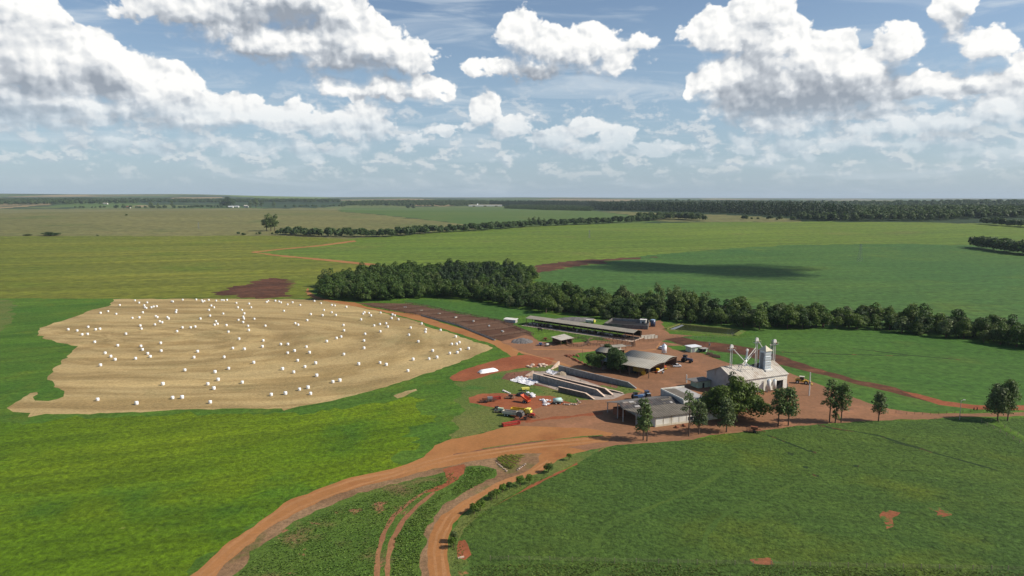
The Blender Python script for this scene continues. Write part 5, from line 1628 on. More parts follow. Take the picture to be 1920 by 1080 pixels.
BALES += [(480 + a / 4, 540 + b / 4) for a, b in [(80,105),(92,97),(145,96),(172,101),(187,109),(237,123),(274,108),(332,127),(438,98),(488,114),(568,128),(591,131),(678,142),(210,171),(411,197),(510,165),(499,205),(568,182),(599,203),(803,193),(813,183),(847,187),(862,206),(934,185),(1023,199),(1041,205),(1017,226),(1068,235),(384,242),(294,264),(316,276),(70,283),(788,236),(886,281),(929,271),(976,265),(988,290),(932,325),(656,278),(660,318),(1242,267),(1160,297),(1273,310),(1271,330),(1384,315),(1147,351),(818,344),(638,365),(604,375),(531,399),(810,394),(810,449),(54,393),(48,438),(186,421),(239,421),(1217,400),(1498,364),(1525,407),(1504,420),(1468,420),(1594,453),(1532,461),(1509,483),(1453,488),(1325,470),(378,440),(289,470),(237,486),(401,483),(659,496),(1357,519),(1298,530),(1178,534),(312,542),(447,562),(367,589),(199,606),(283,629),(770,569),(930,559),(977,574),(1139,619),(455,655),(577,702),(629,692),(326,758),(390,745),(409,790),(221,789),(114,798)]]


def bale_mesh(k):
    rs_ = np.random.RandomState(k)
    n = 20; prof = [(0, .02), (.66, .02), (.77, .12), (.80, .45), (.80, .95), (.77, 1.36), (.66, 1.48), (.3, 1.52), (0, 1.50)]
    vs, fs = [], []
    for r_, z in prof:
        for i in range(n):
            a = 2 * math.pi * i / n; rr = r_ * (1 + .02 * rs_.randn())
            vs.append((rr * math.cos(a), rr * math.sin(a), z + .012 * rs_.randn()))
    for j in range(len(prof) - 1):
        for i in range(n): fs.append((j * n + i, j * n + (i + 1) % n, (j + 1) * n + (i + 1) % n, (j + 1) * n + i))
    return MB().add(vs, fs).mesh('wrapped_bale', 'p_wrap', True)


bm_ = [bale_mesh(k) for k in range(5)]
pos = []
for u, v in BALES:
    p = PU(u, v + 3.0 * min(1.0, (v - 370) / 380))
    pos.append(p)
special = {}
def pick(fn, txt):
    k = min(range(len(pos)), key=fn)
    if k not in special: special[k] = txt
pick(lambda i: BALES[i][0], 'leftmost of all the white wrapped bales, at the left tip of the straw field')
pick(lambda i: -BALES[i][0], 'rightmost of all the white wrapped bales, near the right tip of the straw field')
pick(lambda i: -BALES[i][1], 'lone white bale nearest the camera at the lower left of the straw field')
for (u, v, t) in ((183, 748, 'single white bale by itself at the lower left corner of the straw field'), (305, 719, 'single white bale standing alone above the lower pair'), (323.5, 745, 'left bale of the lower pair standing side by side'), (341.5, 744.5, 'right bale of the lower pair standing side by side'),
                  (394, 753.5, 'lone white bale at the lower middle edge of the straw field'), (764.7, 694.7, 'lone white bale near the lower right edge of the straw field'), (593.7, 703.7, 'white bale standing alone above a close pair in the lower middle'),
                  (624, 715.5, 'left bale of the close pair in the lower right middle'), (637, 713, 'right bale of the close pair in the lower right middle'), (188, 684, 'white bale below the slanting row of three on the left'), (826, 618.7, 'white bale on the field edge nearest the dirt road'),
                  (508.5, 739.5, 'leftmost white bale of the bottom middle row'), (535, 737, 'second bale from the left in the bottom middle row'), (582, 737.5, 'lowest bale of the trio at the bottom middle'), (561.5, 729.5, 'left bale of the trio at the bottom middle'), (577.5, 726, 'topmost bale of the trio at the bottom middle')):
    pick(lambda i: (BALES[i][0] - u) ** 2 + (BALES[i][1] - v) ** 2, t)
for i, p in enumerate(pos):
    o = bpy.data.objects.new('wrapped_bale', bm_[i % 5]); COL.objects.link(o)
    o.location = p; o.rotation_euler = (0, 0, (i * 1.7) % 6.28); o.scale = (.85 + .05 * math.sin(i * 3.1),) * 3
    u, v = BALES[i]
    rowt = 'far' if v < 578 else ('upper middle' if v < 620 else ('lower middle' if v < 680 else 'near'))
    colt = 'left' if u < 250 else ('centre left' if u < 430 else ('centre' if u < 620 else ('centre right' if u < 760 else 'right')))
    tag(o, special.get(i, 'white wrapped bale among others in the %s part, %s of the straw field' % (rowt, colt)), 'bale', 'white wrapped bales on the straw field')

# ================================================================== vehicles and machines
def wheels(mb_root, xs, y, r_, th=.3, mat='p_tyre'):
    for x in xs:
        for s_ in (-1, 1):
            wh_ = MB().disc((x, s_ * y, r_), r_, th, 'y', 14).part('wheel', mat, mb_root)
            MB().disc((x, s_ * (y + th * .08), r_), r_ * .5, th, 'y', 10).part('rim', 'p_zinc', wh_)


def car(loc, rz, label, mat='p_carwhite', pickup=False, cat='car'):
    c = empty('parked_car', loc, rz); tag(c, label, cat, 'cars in the farmyard')
    b_ = MB().prismy([(-2.1, .35), (2.1, .35), (2.15, .75), (1.9, .92), (1.0, 1.0), (-2.1, .98)], -.85, .85)
    b_.part('body', mat, c, bevel=.06)
    if pickup: MB().prismy([(-.5, .98), (1.1, .99), (.65, 1.5), (-.4, 1.52)], -.78, .78).part('cabin', 'p_glass', c); MB().box(-.4, .6, -.72, .72, 1.5, 1.56).part('roof', mat, c); MB().box(-2.0, -.6, -.7, .7, .985, 1.0).part('load_bed', 'p_black', c)
    else: MB().prismy([(-1.9, .97), (1.1, .99), (.5, 1.42), (-1.5, 1.44)], -.76, .76).part('cabin', 'p_glass', c); MB().box(-1.45, .45, -.70, .70, 1.42, 1.48).part('roof', mat, c)
    wheels(c, (-1.35, 1.35), .78, .33, .22)
    return c


car(PU(1241, 655), R(-55), 'white car parked at the bend behind the feed bin beside the dark soil')
car(PU(1269, 688), R(5), 'white pickup parked at the open end of the rear curved barn', pickup=True)


def tractor(loc, rz, label, mat, s_=1.0, roof='p_black'):
    t = empty('tractor', loc, rz); t.scale = (s_,) * 3; tag(t, label, 'tractor', 'tractors in the farmyard')
    MB().prismy([(.1, .7), (2.3, .75), (2.3, 1.45), (.1, 1.6)], -.38, .38).part('bonnet', mat, t, bevel=.05)
    MB().prismy([(-1.3, .8), (.1, .8), (.0, 2.4), (-1.1, 2.4)], -.62, .62).part('cab', 'p_glass', t)
    MB().box(-1.3, .2, -.75, .75, 2.4, 2.55).part('roof', roof, t)
    for s2 in (-1, 1):
        MB().disc((-.8, s2 * .95, .85), .85, .5).part('rear_wheel', 'p_tyre', t); MB().disc((1.7, s2 * .8, .5), .5, .35).part('front_wheel', 'p_tyre', t)
        MB().box(-1.5, -.1, s2 * .95 - .3, s2 * .95 + .3, 1.72, 1.82).part('mudguard', mat, t)
    MB().beam((1.6, .2, 1.5), (1.6, .2, 2.3), .08).part('exhaust', 'p_black', t)
    return t


tractor(PU(1287, 679), R(-35), 'dark blue tractor parked at the right end of the rear curved barn', 'p_navy', 1.35)
tractor(PU(1194, 749), R(15), 'blue tractor on the left of the blue pair behind the long shed', 'p_blue', 1.15)
tractor(PU(1210, 746), R(200), 'paler blue tractor on the right of the blue pair behind the long shed', 'p_bluepale', 1.15, 'p_navy')
# wheel loader
wl_ = empty('wheel_loader', PU(1504, 719), R(-25)); tag(wl_, 'yellow wheel loader with white cab roof parked right of the grain warehouse', 'loader')
MB().box(-2.8, -.4, -.95, .95, 1.0, 2.1).part('engine_cover', 'p_mustard', wl_, bevel=.08)
MB().box(-.6, 2.0, -.6, .6, .8, 1.4).part('frame', 'p_yellow', wl_)
MB().box(-1.0, .6, -.7, .7, 1.6, 3.0).part('cab', 'p_glass', wl_); MB().box(-1.2, .9, -.9, .9, 3.0, 3.15).part('cab_roof', 'p_offwhite', wl_)
for s_ in (-.5, .5): MB().beam((1.2, s_, 1.7), (3.4, s_, .6), .2, .3).part('lift_arm', 'p_yellow', wl_)
MB().prismy([(3.2, .1), (4.3, .05), (4.3, .2), (3.5, .4), (3.5, 1.2), (3.2, 1.3)], -1.3, 1.3).part('bucket', 'p_mustard', wl_)
wheels(wl_, (-1.9, 1.5), 1.05, .75, .5)
# combine under the front barn
cb_ = empty('combine_harvester', PU(1205, 701), R(-38)); tag(cb_, 'mustard yellow harvester parked in the shade of the front curved barn', 'harvester')
MB().box(-4.2, 1.8, -1.5, 1.5, 1.0, 3.4).part('body', 'p_mustard', cb_, bevel=.1); MB().box(1.8, 3.2, -1.2, 1.2, 1.6, 3.5).part('cab', 'p_glass', cb_)
MB().box(-3, 1, -1.3, 1.3, 3.4, 3.9).part('grain_tank', 'p_mustard', cb_); MB().disc((1.2, -1.6, .95), .95, .6).part('wheel', 'p_yellow', cb_); MB().disc((1.2, 1.6, .95), .95, .6).part('wheel', 'p_tyre', cb_); MB().disc((-3.2, 1.3, .6), .6, .4).part('wheel', 'p_tyre', cb_); MB().disc((-3.2, -1.3, .6), .6, .4).part('wheel', 'p_tyre', cb_)
# implements at the barn mouth
im = empty('sprayer', PU(1241, 699), R(40)); tag(im, 'folded sprayer with white booms crossing at the mouth of the front barn', 'sprayer')
MB().beam((-3, 0, .9), (2.4, 1.0, 1.3), .45, .25).beam((-1.0, -1.9, .9), (.6, 2.4, 1.2), .35, .2).part('boom', 'p_carwhite', im)
MB().cyl((-1, 1.6), .8, .5, 1.9, 12).part('tank', 'p_yellow', im); MB().box(-2.4, .8, 1.0, 2.2, .4, .6).part('frame', 'p_orange', im); wheels(im, (-1,), 1.2, .45)
im = empty('seed_drill', PU(1240, 693), R(30)); tag(im, 'orange and yellow seed drill just inside the front barn mouth', 'seed drill')
MB().prismy([(-2.6, .9), (2.6, .9), (2.6, 1.7), (-2.6, 1.7)], -.5, .5).part('hopper', 'p_orange', im); MB().box(-2.6, 2.6, -.9, -.5, .3, .6).part('toolbar', 'p_yellow', im); wheels(im, (-2, 2), .6, .45)
# feed bin
fb = empty('feed_bin', PU(1245, 665), 0); tag(fb, 'small shiny cylindrical feed bin with a cone top behind the rear curved barn', 'silo')
MB().cyl((0, 0), 1.25, 1.2, 4.6, 20).part('shell', 'p_carwhite', fb, True); MB().cyl((0, 0), 1.42, 4.6, 5.7, 20, .2).part('cone_roof', 'p_zinc', fb); MB().cyl((0, 0), .3, .6, 1.2, 16, 1.35).part('hopper', 'p_zinc', fb)
for k in range(4):
    a = k * math.pi / 2; MB().beam((1.2 * math.cos(a), 1.2 * math.sin(a), 0), (1.2 * math.cos(a), 1.2 * math.sin(a), 1.4), .12).part('leg', 'p_zincdark', fb)


# scrap yard
def truck(loc, rz, bed, cab, label):
    t = empty('tipper_truck', loc, rz); tag(t, label, 'truck', 'old tipper trucks in the scrap yard')
    m_ = MB(); m_.box(-4.2, 1.4, -1.15, -1.03, .95, 2.0).box(-4.2, 1.4, 1.03, 1.15, .95, 2.0).box(-4.2, -4.08, -1.03, 1.03, .95, 1.9).box(1.28, 1.4, -1.03, 1.03, .95, 2.15)
    m_.part('tipper_body', bed, t); MB().box(-4.08, 1.28, -1.03, 1.03, .95, 1.15).part('load_floor', 'p_scrap', t)
    MB().prismy([(1.8, .7), (3.9, .7), (3.9, 1.6), (3.3, 2.5), (1.9, 2.5)], -1.1, 1.1).part('cab', cab, t, bevel=.08)
    MB().box(3.32, 3.75, -.9, .9, 1.75, 2.2).part('windscreen', 'p_glass', t)
    MB().box(-4.2, 3.6, -.45, .45, .55, .9).part('chassis', 'p_black', t)
    wheels(t, (-3.1, -2.0, 2.9), 1.0, .5, .3)
    return t


truck(PU(978, 776), R(-22), 'p_yellow', 'p_lemon', 'old truck with a long yellow tipper body and lemon cab in the scrap yard')
truck(PU(963, 781), R(-24), 'p_offwhite', 'p_conc_dark', 'old truck with a dirty white tipper body beside the yellow truck')
def header(loc, rz, L, label, mat):
    t = empty('harvester_header', loc, rz); tag(t, label, 'harvester header')
    MB().prismy([(0, 0)] * 0 or [(-L / 2, .3), (L / 2, .3), (L / 2, 1.1), (-L / 2, 1.1)], .5, .75).box(-L / 2, -L / 2 + .15, -.9, .75, .2, 1.2).box(L / 2 - .15, L / 2, -.9, .75, .2, 1.2).box(-L / 2, L / 2, -.9, .5, .2, .35).part('frame', mat, t)
    MB().beam((-L / 2, -.2, .75), (L / 2, -.2, .75), .22, n=8).part('auger', 'p_rust', t)
    rl = MB()
    for k in range(5): a = k * 1.257; rl.beam((-L / 2, -.75 + .35 * math.cos(a), 1.1 + .35 * math.sin(a)), (L / 2, -.75 + .35 * math.cos(a), 1.1 + .35 * math.sin(a)), .07)
    rl.part('reel', mat, t)
    for k in range(4): MB().box(-L / 2 + L * (k + .5) / 4 - .05, -L / 2 + L * (k + .5) / 4 + .05, .76, .9, .3, 1.3).part('rib', 'p_scrap', t)
header(PU(958, 797), R(26), 6.6, 'long bright red harvester header lying at the near edge of the scrap yard', 'p_red')
header(PU(928, 749), R(16), 4.6, 'faded red harvester header lying at the far left of the scrap yard', 'p_red')
# tipped hopper wagon
t = empty('hopper_wagon', PU(987, 755), R(-40)); tag(t, 'orange red hopper wagon tipped up in the middle of the scrap yard', 'wagon')
hp = MB(); hp.add([(-2.2, -1.1, 3.0), (-2.2, 1.1, 3.0), (1.6, 1.1, 1.5), (1.6, -1.1, 1.5), (-1.7, -.8, 1.9), (-1.7, .8, 1.9), (1.3, .8, .4), (1.3, -.8, .4)], [(0, 1, 5, 4), (1, 2, 6, 5), (2, 3, 7, 6), (3, 0, 4, 7), (4, 5, 6, 7)])
hp.part('hopper', 'p_orange', t); MB().box(-1.6, 1.4, -.7, .7, .4, .6).part('chassis', 'p_black', t); MB().beam((-1.2, 0, .5), (-1.6, 0, 2.0), .15).part('ram', 'p_zincdark', t); wheels(t, (-.6, .4), .95, .4)
def junk(u, v, mat, mat2, label, seed, s_=1.0, rz=0, name='scrap_implement'):
    r_ = random.Random(seed); t = empty(name, PU(u, v), rz); t.scale = (s_,) * 3; tag(t, label, 'farm implement')
    f = MB(); L = r_.uniform(3, 4.4)
    f.beam((-L / 2, -.5, .6), (L / 2, -.4, .6), .14).beam((-L / 2, .5, .6), (L / 2, .6, .7), .14)
    for k in range(5): x = -L / 2 + L * k / 4; f.beam((x, -.9, .5), (x, 1.0, .8), .1)
    f.beam((L / 2, 0, .6), (L / 2 + 1.4, 0, .3), .12)
    f.part('frame', mat, t)
    d = MB()
    for k in range(8): d.disc((-L / 2 + L * (k + .3) / 8, -.9 + .2 * (k % 2), .32), .32, .06, 'x', 10)
    d.part('discs', 'p_scrap', t)
    MB().prismy([(-.7, .8), (.9, .8), (1.1, 1.5), (-.8, 1.6)], -.4, .5).part('box', mat2, t)
    for s2 in (-1, 1): MB().disc((.2, s2 * 1.0, .4), .4, .25).part('wheel', 'p_tyre', t)
for args in ((908, 754, 'p_scrap', 'p_rust', 'dark rusty disc harrow at the left end of the scrap yard', 1, 1.1, R(5)), (918, 752, 'p_scrap', 'p_zincdark', 'grey cultivator between the rusty harrow and the faded red header', 2, 1.1, R(12)),
             (957, 747, 'p_woodpale', 'p_scrap', 'flat brown implement frame left of the tipped hopper wagon', 3, 1.0, R(-8)), (931, 768, 'p_black', 'p_black', 'black plough left of the pale green implement', 4, .8, R(40)),
             (938, 773, 'p_zincdark', 'p_mint', 'pale green and grey planter left of the white bodied truck', 5, 1.1, R(-12)), (998, 782, 'p_rust', 'p_red', 'small dark red implement right of the yellow truck cab', 6, .9, R(-30)),
             (969, 789, 'p_black', 'p_rust', 'black and rust implement wedged above the bright red header', 7, .8, R(20)), (984, 787, 'p_black', 'p_black', 'black machine frame under the yellow truck cab', 8, .7, R(0)),
             (1013, 648, 'p_blue', 'p_blue', 'blue machine parked left of the small work shed', 9, 1.0, R(0)), (1026, 649, 'p_scrap', 'p_white', 'dark implement with a pale box left of the small work shed', 10, .9, R(30)),
             (1022, 638, 'p_rust', 'p_rust', 'rust brown cattle crush behind the blue machine', 11, 1.0, R(0)), (1413, 810, 'p_rust', 'p_rust', 'rusty old implement at the field edge below the big tree', 12, 1.25, R(-15))):
    junk(*args)
q = PU(979, 742); heap(q.x, q.y, 2.6, 1.6, 1.5, 'p_black', 'scrap_heap', 'black scrap heap behind the tipped hopper wagon', 12, 'heap')
def stones(spots, label, mat, seed, smin, smax, name='rubble_block', group=None, cat='rubble'):
    r_ = random.Random(seed)
    for k, (u, v) in enumerate(spots):
        p = PU(u, v); s_ = r_.uniform(smin, smax)
        bm = bmesh.new(); bmesh.ops.create_icosphere(bm, subdivisions=2, radius=s_)
        for vv in bm.verts: vv.co *= 1 + .35 * noise.noise(vv.co * 1.3 / s_ + Vector((seed, k, 0))); vv.co.z = vv.co.z * .6 + s_ * .45
        me = bpy.data.meshes.new(name); bm.to_mesh(me); bm.free(); me.materials.append(MATS[mat])
        o = bpy.data.objects.new(name, me); COL.objects.link(o); o.location = p; tag(o, label, cat, group)
r_ = random.Random(2)
stones([(990 + r_.uniform(-1, 12), 741 + r_.uniform(-4, 4)) for _ in range(9)], 'white bulging sack in the pile behind the tipped hopper wagon', 'p_tarp', 3, .5, .9, 'white_sack', 'white sacks in the scrap yard', 'sack')
stones([(1012 + r_.uniform(0, 20), 754 + r_.uniform(-4, 6)) for _ in range(16)], 'pale broken lump in the rubbish pile left of the light blue tank', 'p_tarp', 4, .4, .8, 'rubble_block', 'pale rubbish pile')
stones([(1058 + i * 4.2, 758.5 + .5 * (i % 3)) for i in range(7)] + [(1084, 753), (1087, 756), (1082, 750)], 'pale kerb stone edging the grass bank tip', 'p_stone', 5, .3, .6, 'kerb_stone', 'kerb stones round the grass bank tip', 'stone')
stones([(944 + i * 3, 733.5 + i * 1.2) for i in range(5)], 'white block in the small row above the faded red header', 'p_white', 6, .4, .6, 'white_block', 'white blocks on the grass bank', 'block')
stones([(1052 + r_.uniform(0, 34), 664 + r_.uniform(0, 1) * 3 + i * .35) for i in range(12)] + [(1062 + i * 3.5, 667 + i * 1.75) for i in range(14)], 'dark red boulder of the stone edging along the lawn', 'p_rust', 7, .5, 1.0, 'boulder', 'boulders edging the lawn', 'boulder')
stones([(985 + r_.uniform(0, 44), 687 + r_.uniform(-2, 3)) for _ in range(12)], 'pale lump of the spoil row above the bunkers', 'p_cap', 8, .5, 1.1, 'spoil_lump', 'pale spoil lumps above the bunkers', 'rubble')
stones([(1269, 802), (1283, 799)], 'round red brown boulder against the white shed wall', 'p_rust', 9, .7, .9, 'boulder', 'boulders at the shed wall', 'boulder')
t = empty('water_tanker', PU(1045, 757), R(15)); tag(t, 'pale aqua round tank on a low trailer right of the white rubbish pile', 'tanker')
MB().beam((-1.6, 0, 1.5), (1.6, 0, 1.5), .85, n=14).part('tank', 'p_aqua', t, True); MB().box(-2, 2.2, -.7, .7, .5, .7).part('chassis', 'p_black', t); MB().box(1.6, 2.2, -.6, .6, .8, 1.6).part('pump', 'p_white', t); wheels(t, (-.8, .8), .8, .4)
t = empty('yellow_trailer', PU(985, 732), R(15)); tag(t, 'small yellow trailer on the grass behind the black scrap heap', 'trailer')
MB().box(-1.6, 1.6, -.8, .8, .5, 1.2).part('body', 'p_lemon', t); wheels(t, (0,), .85, .35); MB().beam((1.6, 0, .5), (2.8, 0, .4), .1).part('drawbar', 'p_black', t)

# poles
def pole(u, vb, vt, r_, mat, label, arms=None, name='utility_pole'):
    p = PU(u, vb); h = HT(u, vb, vt); t = empty(name, p, 0); tag(t, label, 'pole')
    MB().cyl((0, 0), r_, 0, h, 10, r_ * .7).part('shaft', mat, t)
    if arms: MB().beam((-arms, 0, h - .5), (arms, 0, h - .5), .14).part('crossarm', mat, t)
    return t, h
t, h = pole(1517, 741.5, 698, .26, 'p_white', 'tall pale concrete pole right of the wheel loader', None)
MB().cyl((0, 0), .34, h * .52, h * .6, 10).part('clamp', 'p_zincdark', t)
pole(1287, 718, 702.5, .3, 'p_white', 'short thick white post standing alone in the middle of the yard')
t, h = pole(1328.5, 662, 639.5, .16, 'p_woodpale', 'wooden utility pole beside the pale green hut', .7); MB().cyl((.45, 0), .3, h - 2.4, h - 1.2, 10).part('transformer', 'p_zincdark', t)
pole(1092, 668, 655, .10, 'p_wood', 'thin dark post on the lawn left of the wide bush')
t, h = pole(1799, 787, 752, .12, 'p_concrete', 'slim street light beside the road near the pair of trees at far right', None, 'street_light'); MB().beam((-.1, 0, h), (1.1, .3, h + .35), .1).part('arm', 'p_concrete', t); MB().box(.9, 1.7, .1, .5, h + .3, h + .42).part('lamp_head', 'p_white', t)
pole(1475.6, 733, 719, .2, 'p_zincdark', 'short grey post at the right front corner of the grain warehouse')
pole(1438, 735, 723, .2, 'p_white', 'short white post in front of the upright white tanks')
for (u, v, lb) in ((1826, 769, 'left dark gate post beside the red soil strip'), (1832, 769, 'right dark gate post beside the red soil strip')): pole(u, v, v - 5, .2, 'p_dark', lb, None, 'gate_post')
# field fences
FP = [953, 992, 1031, 1073, 1115.6, 1152, 1193, 1235, 1271, 1307, 1342.5, 1378, 1412, 1446, 1487, 1519, 1556, 1590, 1625, 1659, 1693.5, 1727, 1761, 1790.6, 1824, 1859, 1890, 1925]
P1 = [PU(u, 1050 + (u - 953) / 940 * 19 + 1) for u in FP]
fence([P1[0] + Vector((-4, 0, 0))] + P1 + [P1[-1] + Vector((6, 0, 0))], 1.15, 50, 'wire fence with pale posts running along the bottom of the right field', 'wire_fence', 'p_woodpale', 4, pw=.11, wire=.012)
for row, lb in (([(1840, 791.6), (1851, 798), (1863, 804), (1875, 811), (1887, 817), (1900, 824), (1912, 831), (1926, 839)], 'near wire fence with pale posts beside the grass track at far right'), ([(1858, 790), (1873, 794), (1883, 802.5), (1895, 809.5), (1908.5, 817), (1922, 825)], 'far wire fence with pale posts beside the grass track at far right')):
    fence(row, 1.15, 50, lb, 'wire_fence', 'p_woodpale', 3, pw=.12, wire=.012, group='track fences')
fence([(1640, 771), (1700, 777), (1760, 777), (1820, 773)], 1.1, 3.2, 'low wire fence along the upper side of the road at right', 'wire_fence', 'p_wood', 2, pw=.1, wire=.012)
# culvert sign mound
t = empty('culvert_headwall', PU(866, 1046), R(20)); tag(t, 'small pale concrete culvert cap on the red soil by the narrow road', 'culvert'); MB().box(-.5, .5, -.12, .12, 0, .35).part('cap', 'p_cap', t); MB().box(-.9, -.5, -.1, .1, 0, .3).part('wing', 'p_cap', t)

# cattle
def cow(loc, rz, mat, label, graze=True):
    me = bpy.data.meshes.new('cow')
    pts = [(0, 0, 1.15), (-.75, 0, 1.12), (.6, 0, 1.12), (1.0, 0, 1.25), (1.35, 0, .95 if graze else 1.45), (1.6, 0, .55 if graze else 1.35),
           (-.8, .22, .75), (-.9, .22, .42), (-.82, .22, .02), (-.8, -.22, .75), (-.95, -.22, .42), (-.88, -.22, .02),
           (.6, .2, .7), (.62, .2, .38), (.62, .2, .02), (.6, -.2, .7), (.55, -.2, .38), (.58, -.2, .02), (-1.1, 0, 1.2), (-1.2, 0, .6)]
    ed = [(0, 1), (0, 2), (2, 3), (3, 4), (4, 5), (1, 6), (6, 7), (7, 8), (1, 9), (9, 10), (10, 11), (2, 12), (12, 13), (13, 14), (2, 15), (15, 16), (16, 17), (1, 18), (18, 19)]
    me.from_pydata(pts, ed, [])
    o = bpy.data.objects.new('cow', me); COL.objects.link(o)
    sk = o.modifiers.new('skin', 'SKIN'); ra = [.40, .34, .36, .24, .17, .10, .17, .09, .07, .17, .09, .07, .15, .08, .07, .15, .08, .07, .06, .04]
    for i, v_ in enumerate(me.skin_vertices[0].data): v_.radius = (ra[i], ra[i]); v_.use_root = (i == 0)
    su = o.modifiers.new('sub', 'SUBSURF'); su.levels = 1; su.render_levels = 1
    me.materials.append(MATS[mat]); o.location = loc; o.rotation_euler = (0, 0, rz)
    tag(o, label, 'cow'); return o
cow(PU(1012.5, 621), R(160), 'p_hidedark', 'black cow standing alone on the grass in front of the cattle shed').scale = (1.3,) * 3
c1 = cow(cs.location + (C1 - C0).normalized() * 10 + Vector((3, 2, .05)), 1.1, 'p_hidewhite', 'pale patched cow in the shade of the long cattle shed'); c1['group'] = 'cattle in the long shed'
c2 = cow(cs.location + (C1 - C0).normalized() * 14 + Vector((1.5, 3, .05)), 2.1, 'p_hidedark', 'dark cow in the shade of the long cattle shed'); c2['group'] = 'cattle in the long shed'
for k in range(26):
    o = (c1 if r_.random() < .45 else c2).copy(); COL.objects.link(o)
    dd_ = (C1 - C0).normalized(); nn = Vector((-dd_.y, dd_.x, 0))
    o.location = C0 + dd_ * (3 + k * 2.75 + r_.uniform(-.5, .5)) + nn * r_.uniform(1.0, 6.0) + Vector((0, 0, .05)); o.rotation_euler = (0, 0, r_.uniform(0, 6.28))

# ================================================================== trees of the farmyard
def near(key, name, fol, shape, u, vb, vt, label, cat='tree', group=None, bark='bark', rz=0):
    p = PU(u, vb); h = HT(u, vb, vt)
    pr = proto(key, name, fol, shape(h), bark)
    return plant(pr, p, rz, 1.0, label, cat, group)
RT = 'row trees along the edge of the right field'
rows = [(1206, 825, 752, 2.6, .16, 13, 0, 'leafy left tree of the pair in front of the long shed'), (1213, 827, 760, 1.7, .38, 8, 0, 'slim right tree of the pair in front of the long shed'),
        (1291, 818, 737, 2.5, .50, 6, 1, 'tall sparse tree with a bare stem before the shed side wall'), (1310, 814, 755, 2.7, .22, 12, 2, 'bushy tree right of the sparse tree before the shed side wall'),
        (1362, 810, 751, 2.9, .14, 13, 0, 'dense narrow tree in front of the big spreading tree'), (1459, 799, 731, 3.1, .30, 11, 1, 'thin crowned left tree of the pair right of the big tree'),
        (1478, 798, 731, 3.2, .24, 15, 2, 'dense crowned right tree of the pair right of the big tree'), (1555, 792, 717, 2.9, .34, 8, 0, 'tallest tree of the trio with a dark clump out to its left'),
        (1566, 793, 748, 1.6, .12, 7, 0, 'short dark tree in the middle of the trio'), (1577, 792, 722, 3.0, .28, 14, 1, 'full crowned right tree of the trio'),
        (1647, 790, 739, 2.5, .26, 14, 2, 'solitary upright tree beside the road at the right'), (1870, 789, 727, 3.9, .18, 17, 2, 'broad left tree of the pair at the right edge'), (1889, 789, 715, 3.3, .24, 15, 1, 'taller right tree of the pair at the right edge')]
for k, (u, vb, vt, rr, bare, gp, sd_, lb) in enumerate(rows):
    near('rt%d' % k, 'silky_oak_tree', 'f_silver' if k in (3, 4, 10, 11) else 'f_euca', lambda h, rr=rr, bare=bare, gp=gp, k=k: shape_tall(np.random.RandomState(200 + k), h=h, r=rr * 1.05, bare=bare, gaps=int(gp * 1.8), dens=2.7, size=.55), u, vb, vt, lb, 'tree', RT)
# extra low limb of the trio's tall tree
def spread(h):
    rs_ = np.random.RandomState(301); lobes = []
    for k in range(84):
        a = rs_.rand() * 6.28; q = math.sqrt(rs_.rand()); z = h * (.12 + .72 * rs_.rand() ** .8 * (1 - .6 * q * q))
        lobes.append((10.6 * q * math.cos(a), 7.5 * q * math.sin(a), z, 2.3 + rs_.rand(), 1.5 + .6 * rs_.rand()))
    lobes.append((0, 0, h * .84, 3, 1.8))
    v, q = leaf_cloud(lobes, 3.0, .62, rs_)
    t = [tube([(0, 0, 0), (.2, 0, h * .2)], [.6, .5], 8)]
    for k in range(7):
        a = k * .9; t.append(tube([(.2, 0, h * .18), (3 * math.cos(a), 3 * math.sin(a), h * .38), (6.5 * math.cos(a), 5 * math.sin(a), h * .55)], [.35, .22, .08]))
    return (v, q), join(t)
near('big', 'spreading_tree', 'f_spread', spread, 1380, 784, 701, 'huge spreading green tree left in front of the grain warehouse')
near('fir', 'conifer_tree', 'f_pine', lambda h: shape_pine(np.random.RandomState(9), h=h, r=3.2, dens=2.6, size=.6), 1371, 752, 696, 'dark pointed conifer poking up behind the huge spreading tree')
near('pb', 'flowering_tree', 'f_silver', lambda h: shape_broad(np.random.RandomState(12), h=h, r=3.6, dens=2.4, size=.55), 1405, 768, 714, 'paler olive tree merging with the right side of the huge spreading tree')
near('bsh1', 'wide_bush', 'f_wood', lambda h: shape_round(np.random.RandomState(13), h=h, r=5.4, trunk=.2, dens=3.5, size=.5, n=22), 1117, 690, 665, 'wide low bush on the lawn left of the dark round tree', 'bush')
near('bsh2', 'mango_tree', 'f_dark', lambda h: shape_round(np.random.RandomState(14), h=h, r=5.4, trunk=.3, dens=3.5, size=.6, n=24), 1157, 696, 657, 'dark round dense tree at the left end of the front curved barn')
near('bsh3', 'round_bush', 'f_dark', lambda h: shape_round(np.random.RandomState(15), h=h, r=3.0, trunk=.4, dens=4, size=.5, n=10), 1139, 664, 644, 'dark ball shaped bush between the long corral and the small barn', 'bush')
SH_ = [(1067, 863, 850, .95, 'lone ball shaped shrub farthest up the narrow road'), (1028, 886, 869, 1.7, 'round shrub second from the yard along the narrow road'), (992, 907, 889, 1.3, 'right shrub of the pair halfway up the narrow road'), (975, 912, 893, 1.45, 'left darker shrub of the pair halfway up the narrow road'),
       (955, 918, 904, 1.1, 'small shrub between two pairs on the narrow road edge'), (942, 923, 908, 1.1, 'dark small shrub left of the middle gap on the road edge'), (931, 935, 918, 1.15, 'upright right shrub of the lower middle pair'), (921, 938, 922, 1.1, 'left shrub of the lower middle pair'),
       (900, 958, 938, 1.6, 'large bright shrub above the bend of the narrow road'), (889, 964, 944, 1.3, 'darker shrub just left of the large bright shrub'), (851, 1016, 997, 1.2, 'upper shrub of the pair nearest the camera'), (850, 1027, 1008, 1.15, 'lower shrub of the pair nearest the camera')]
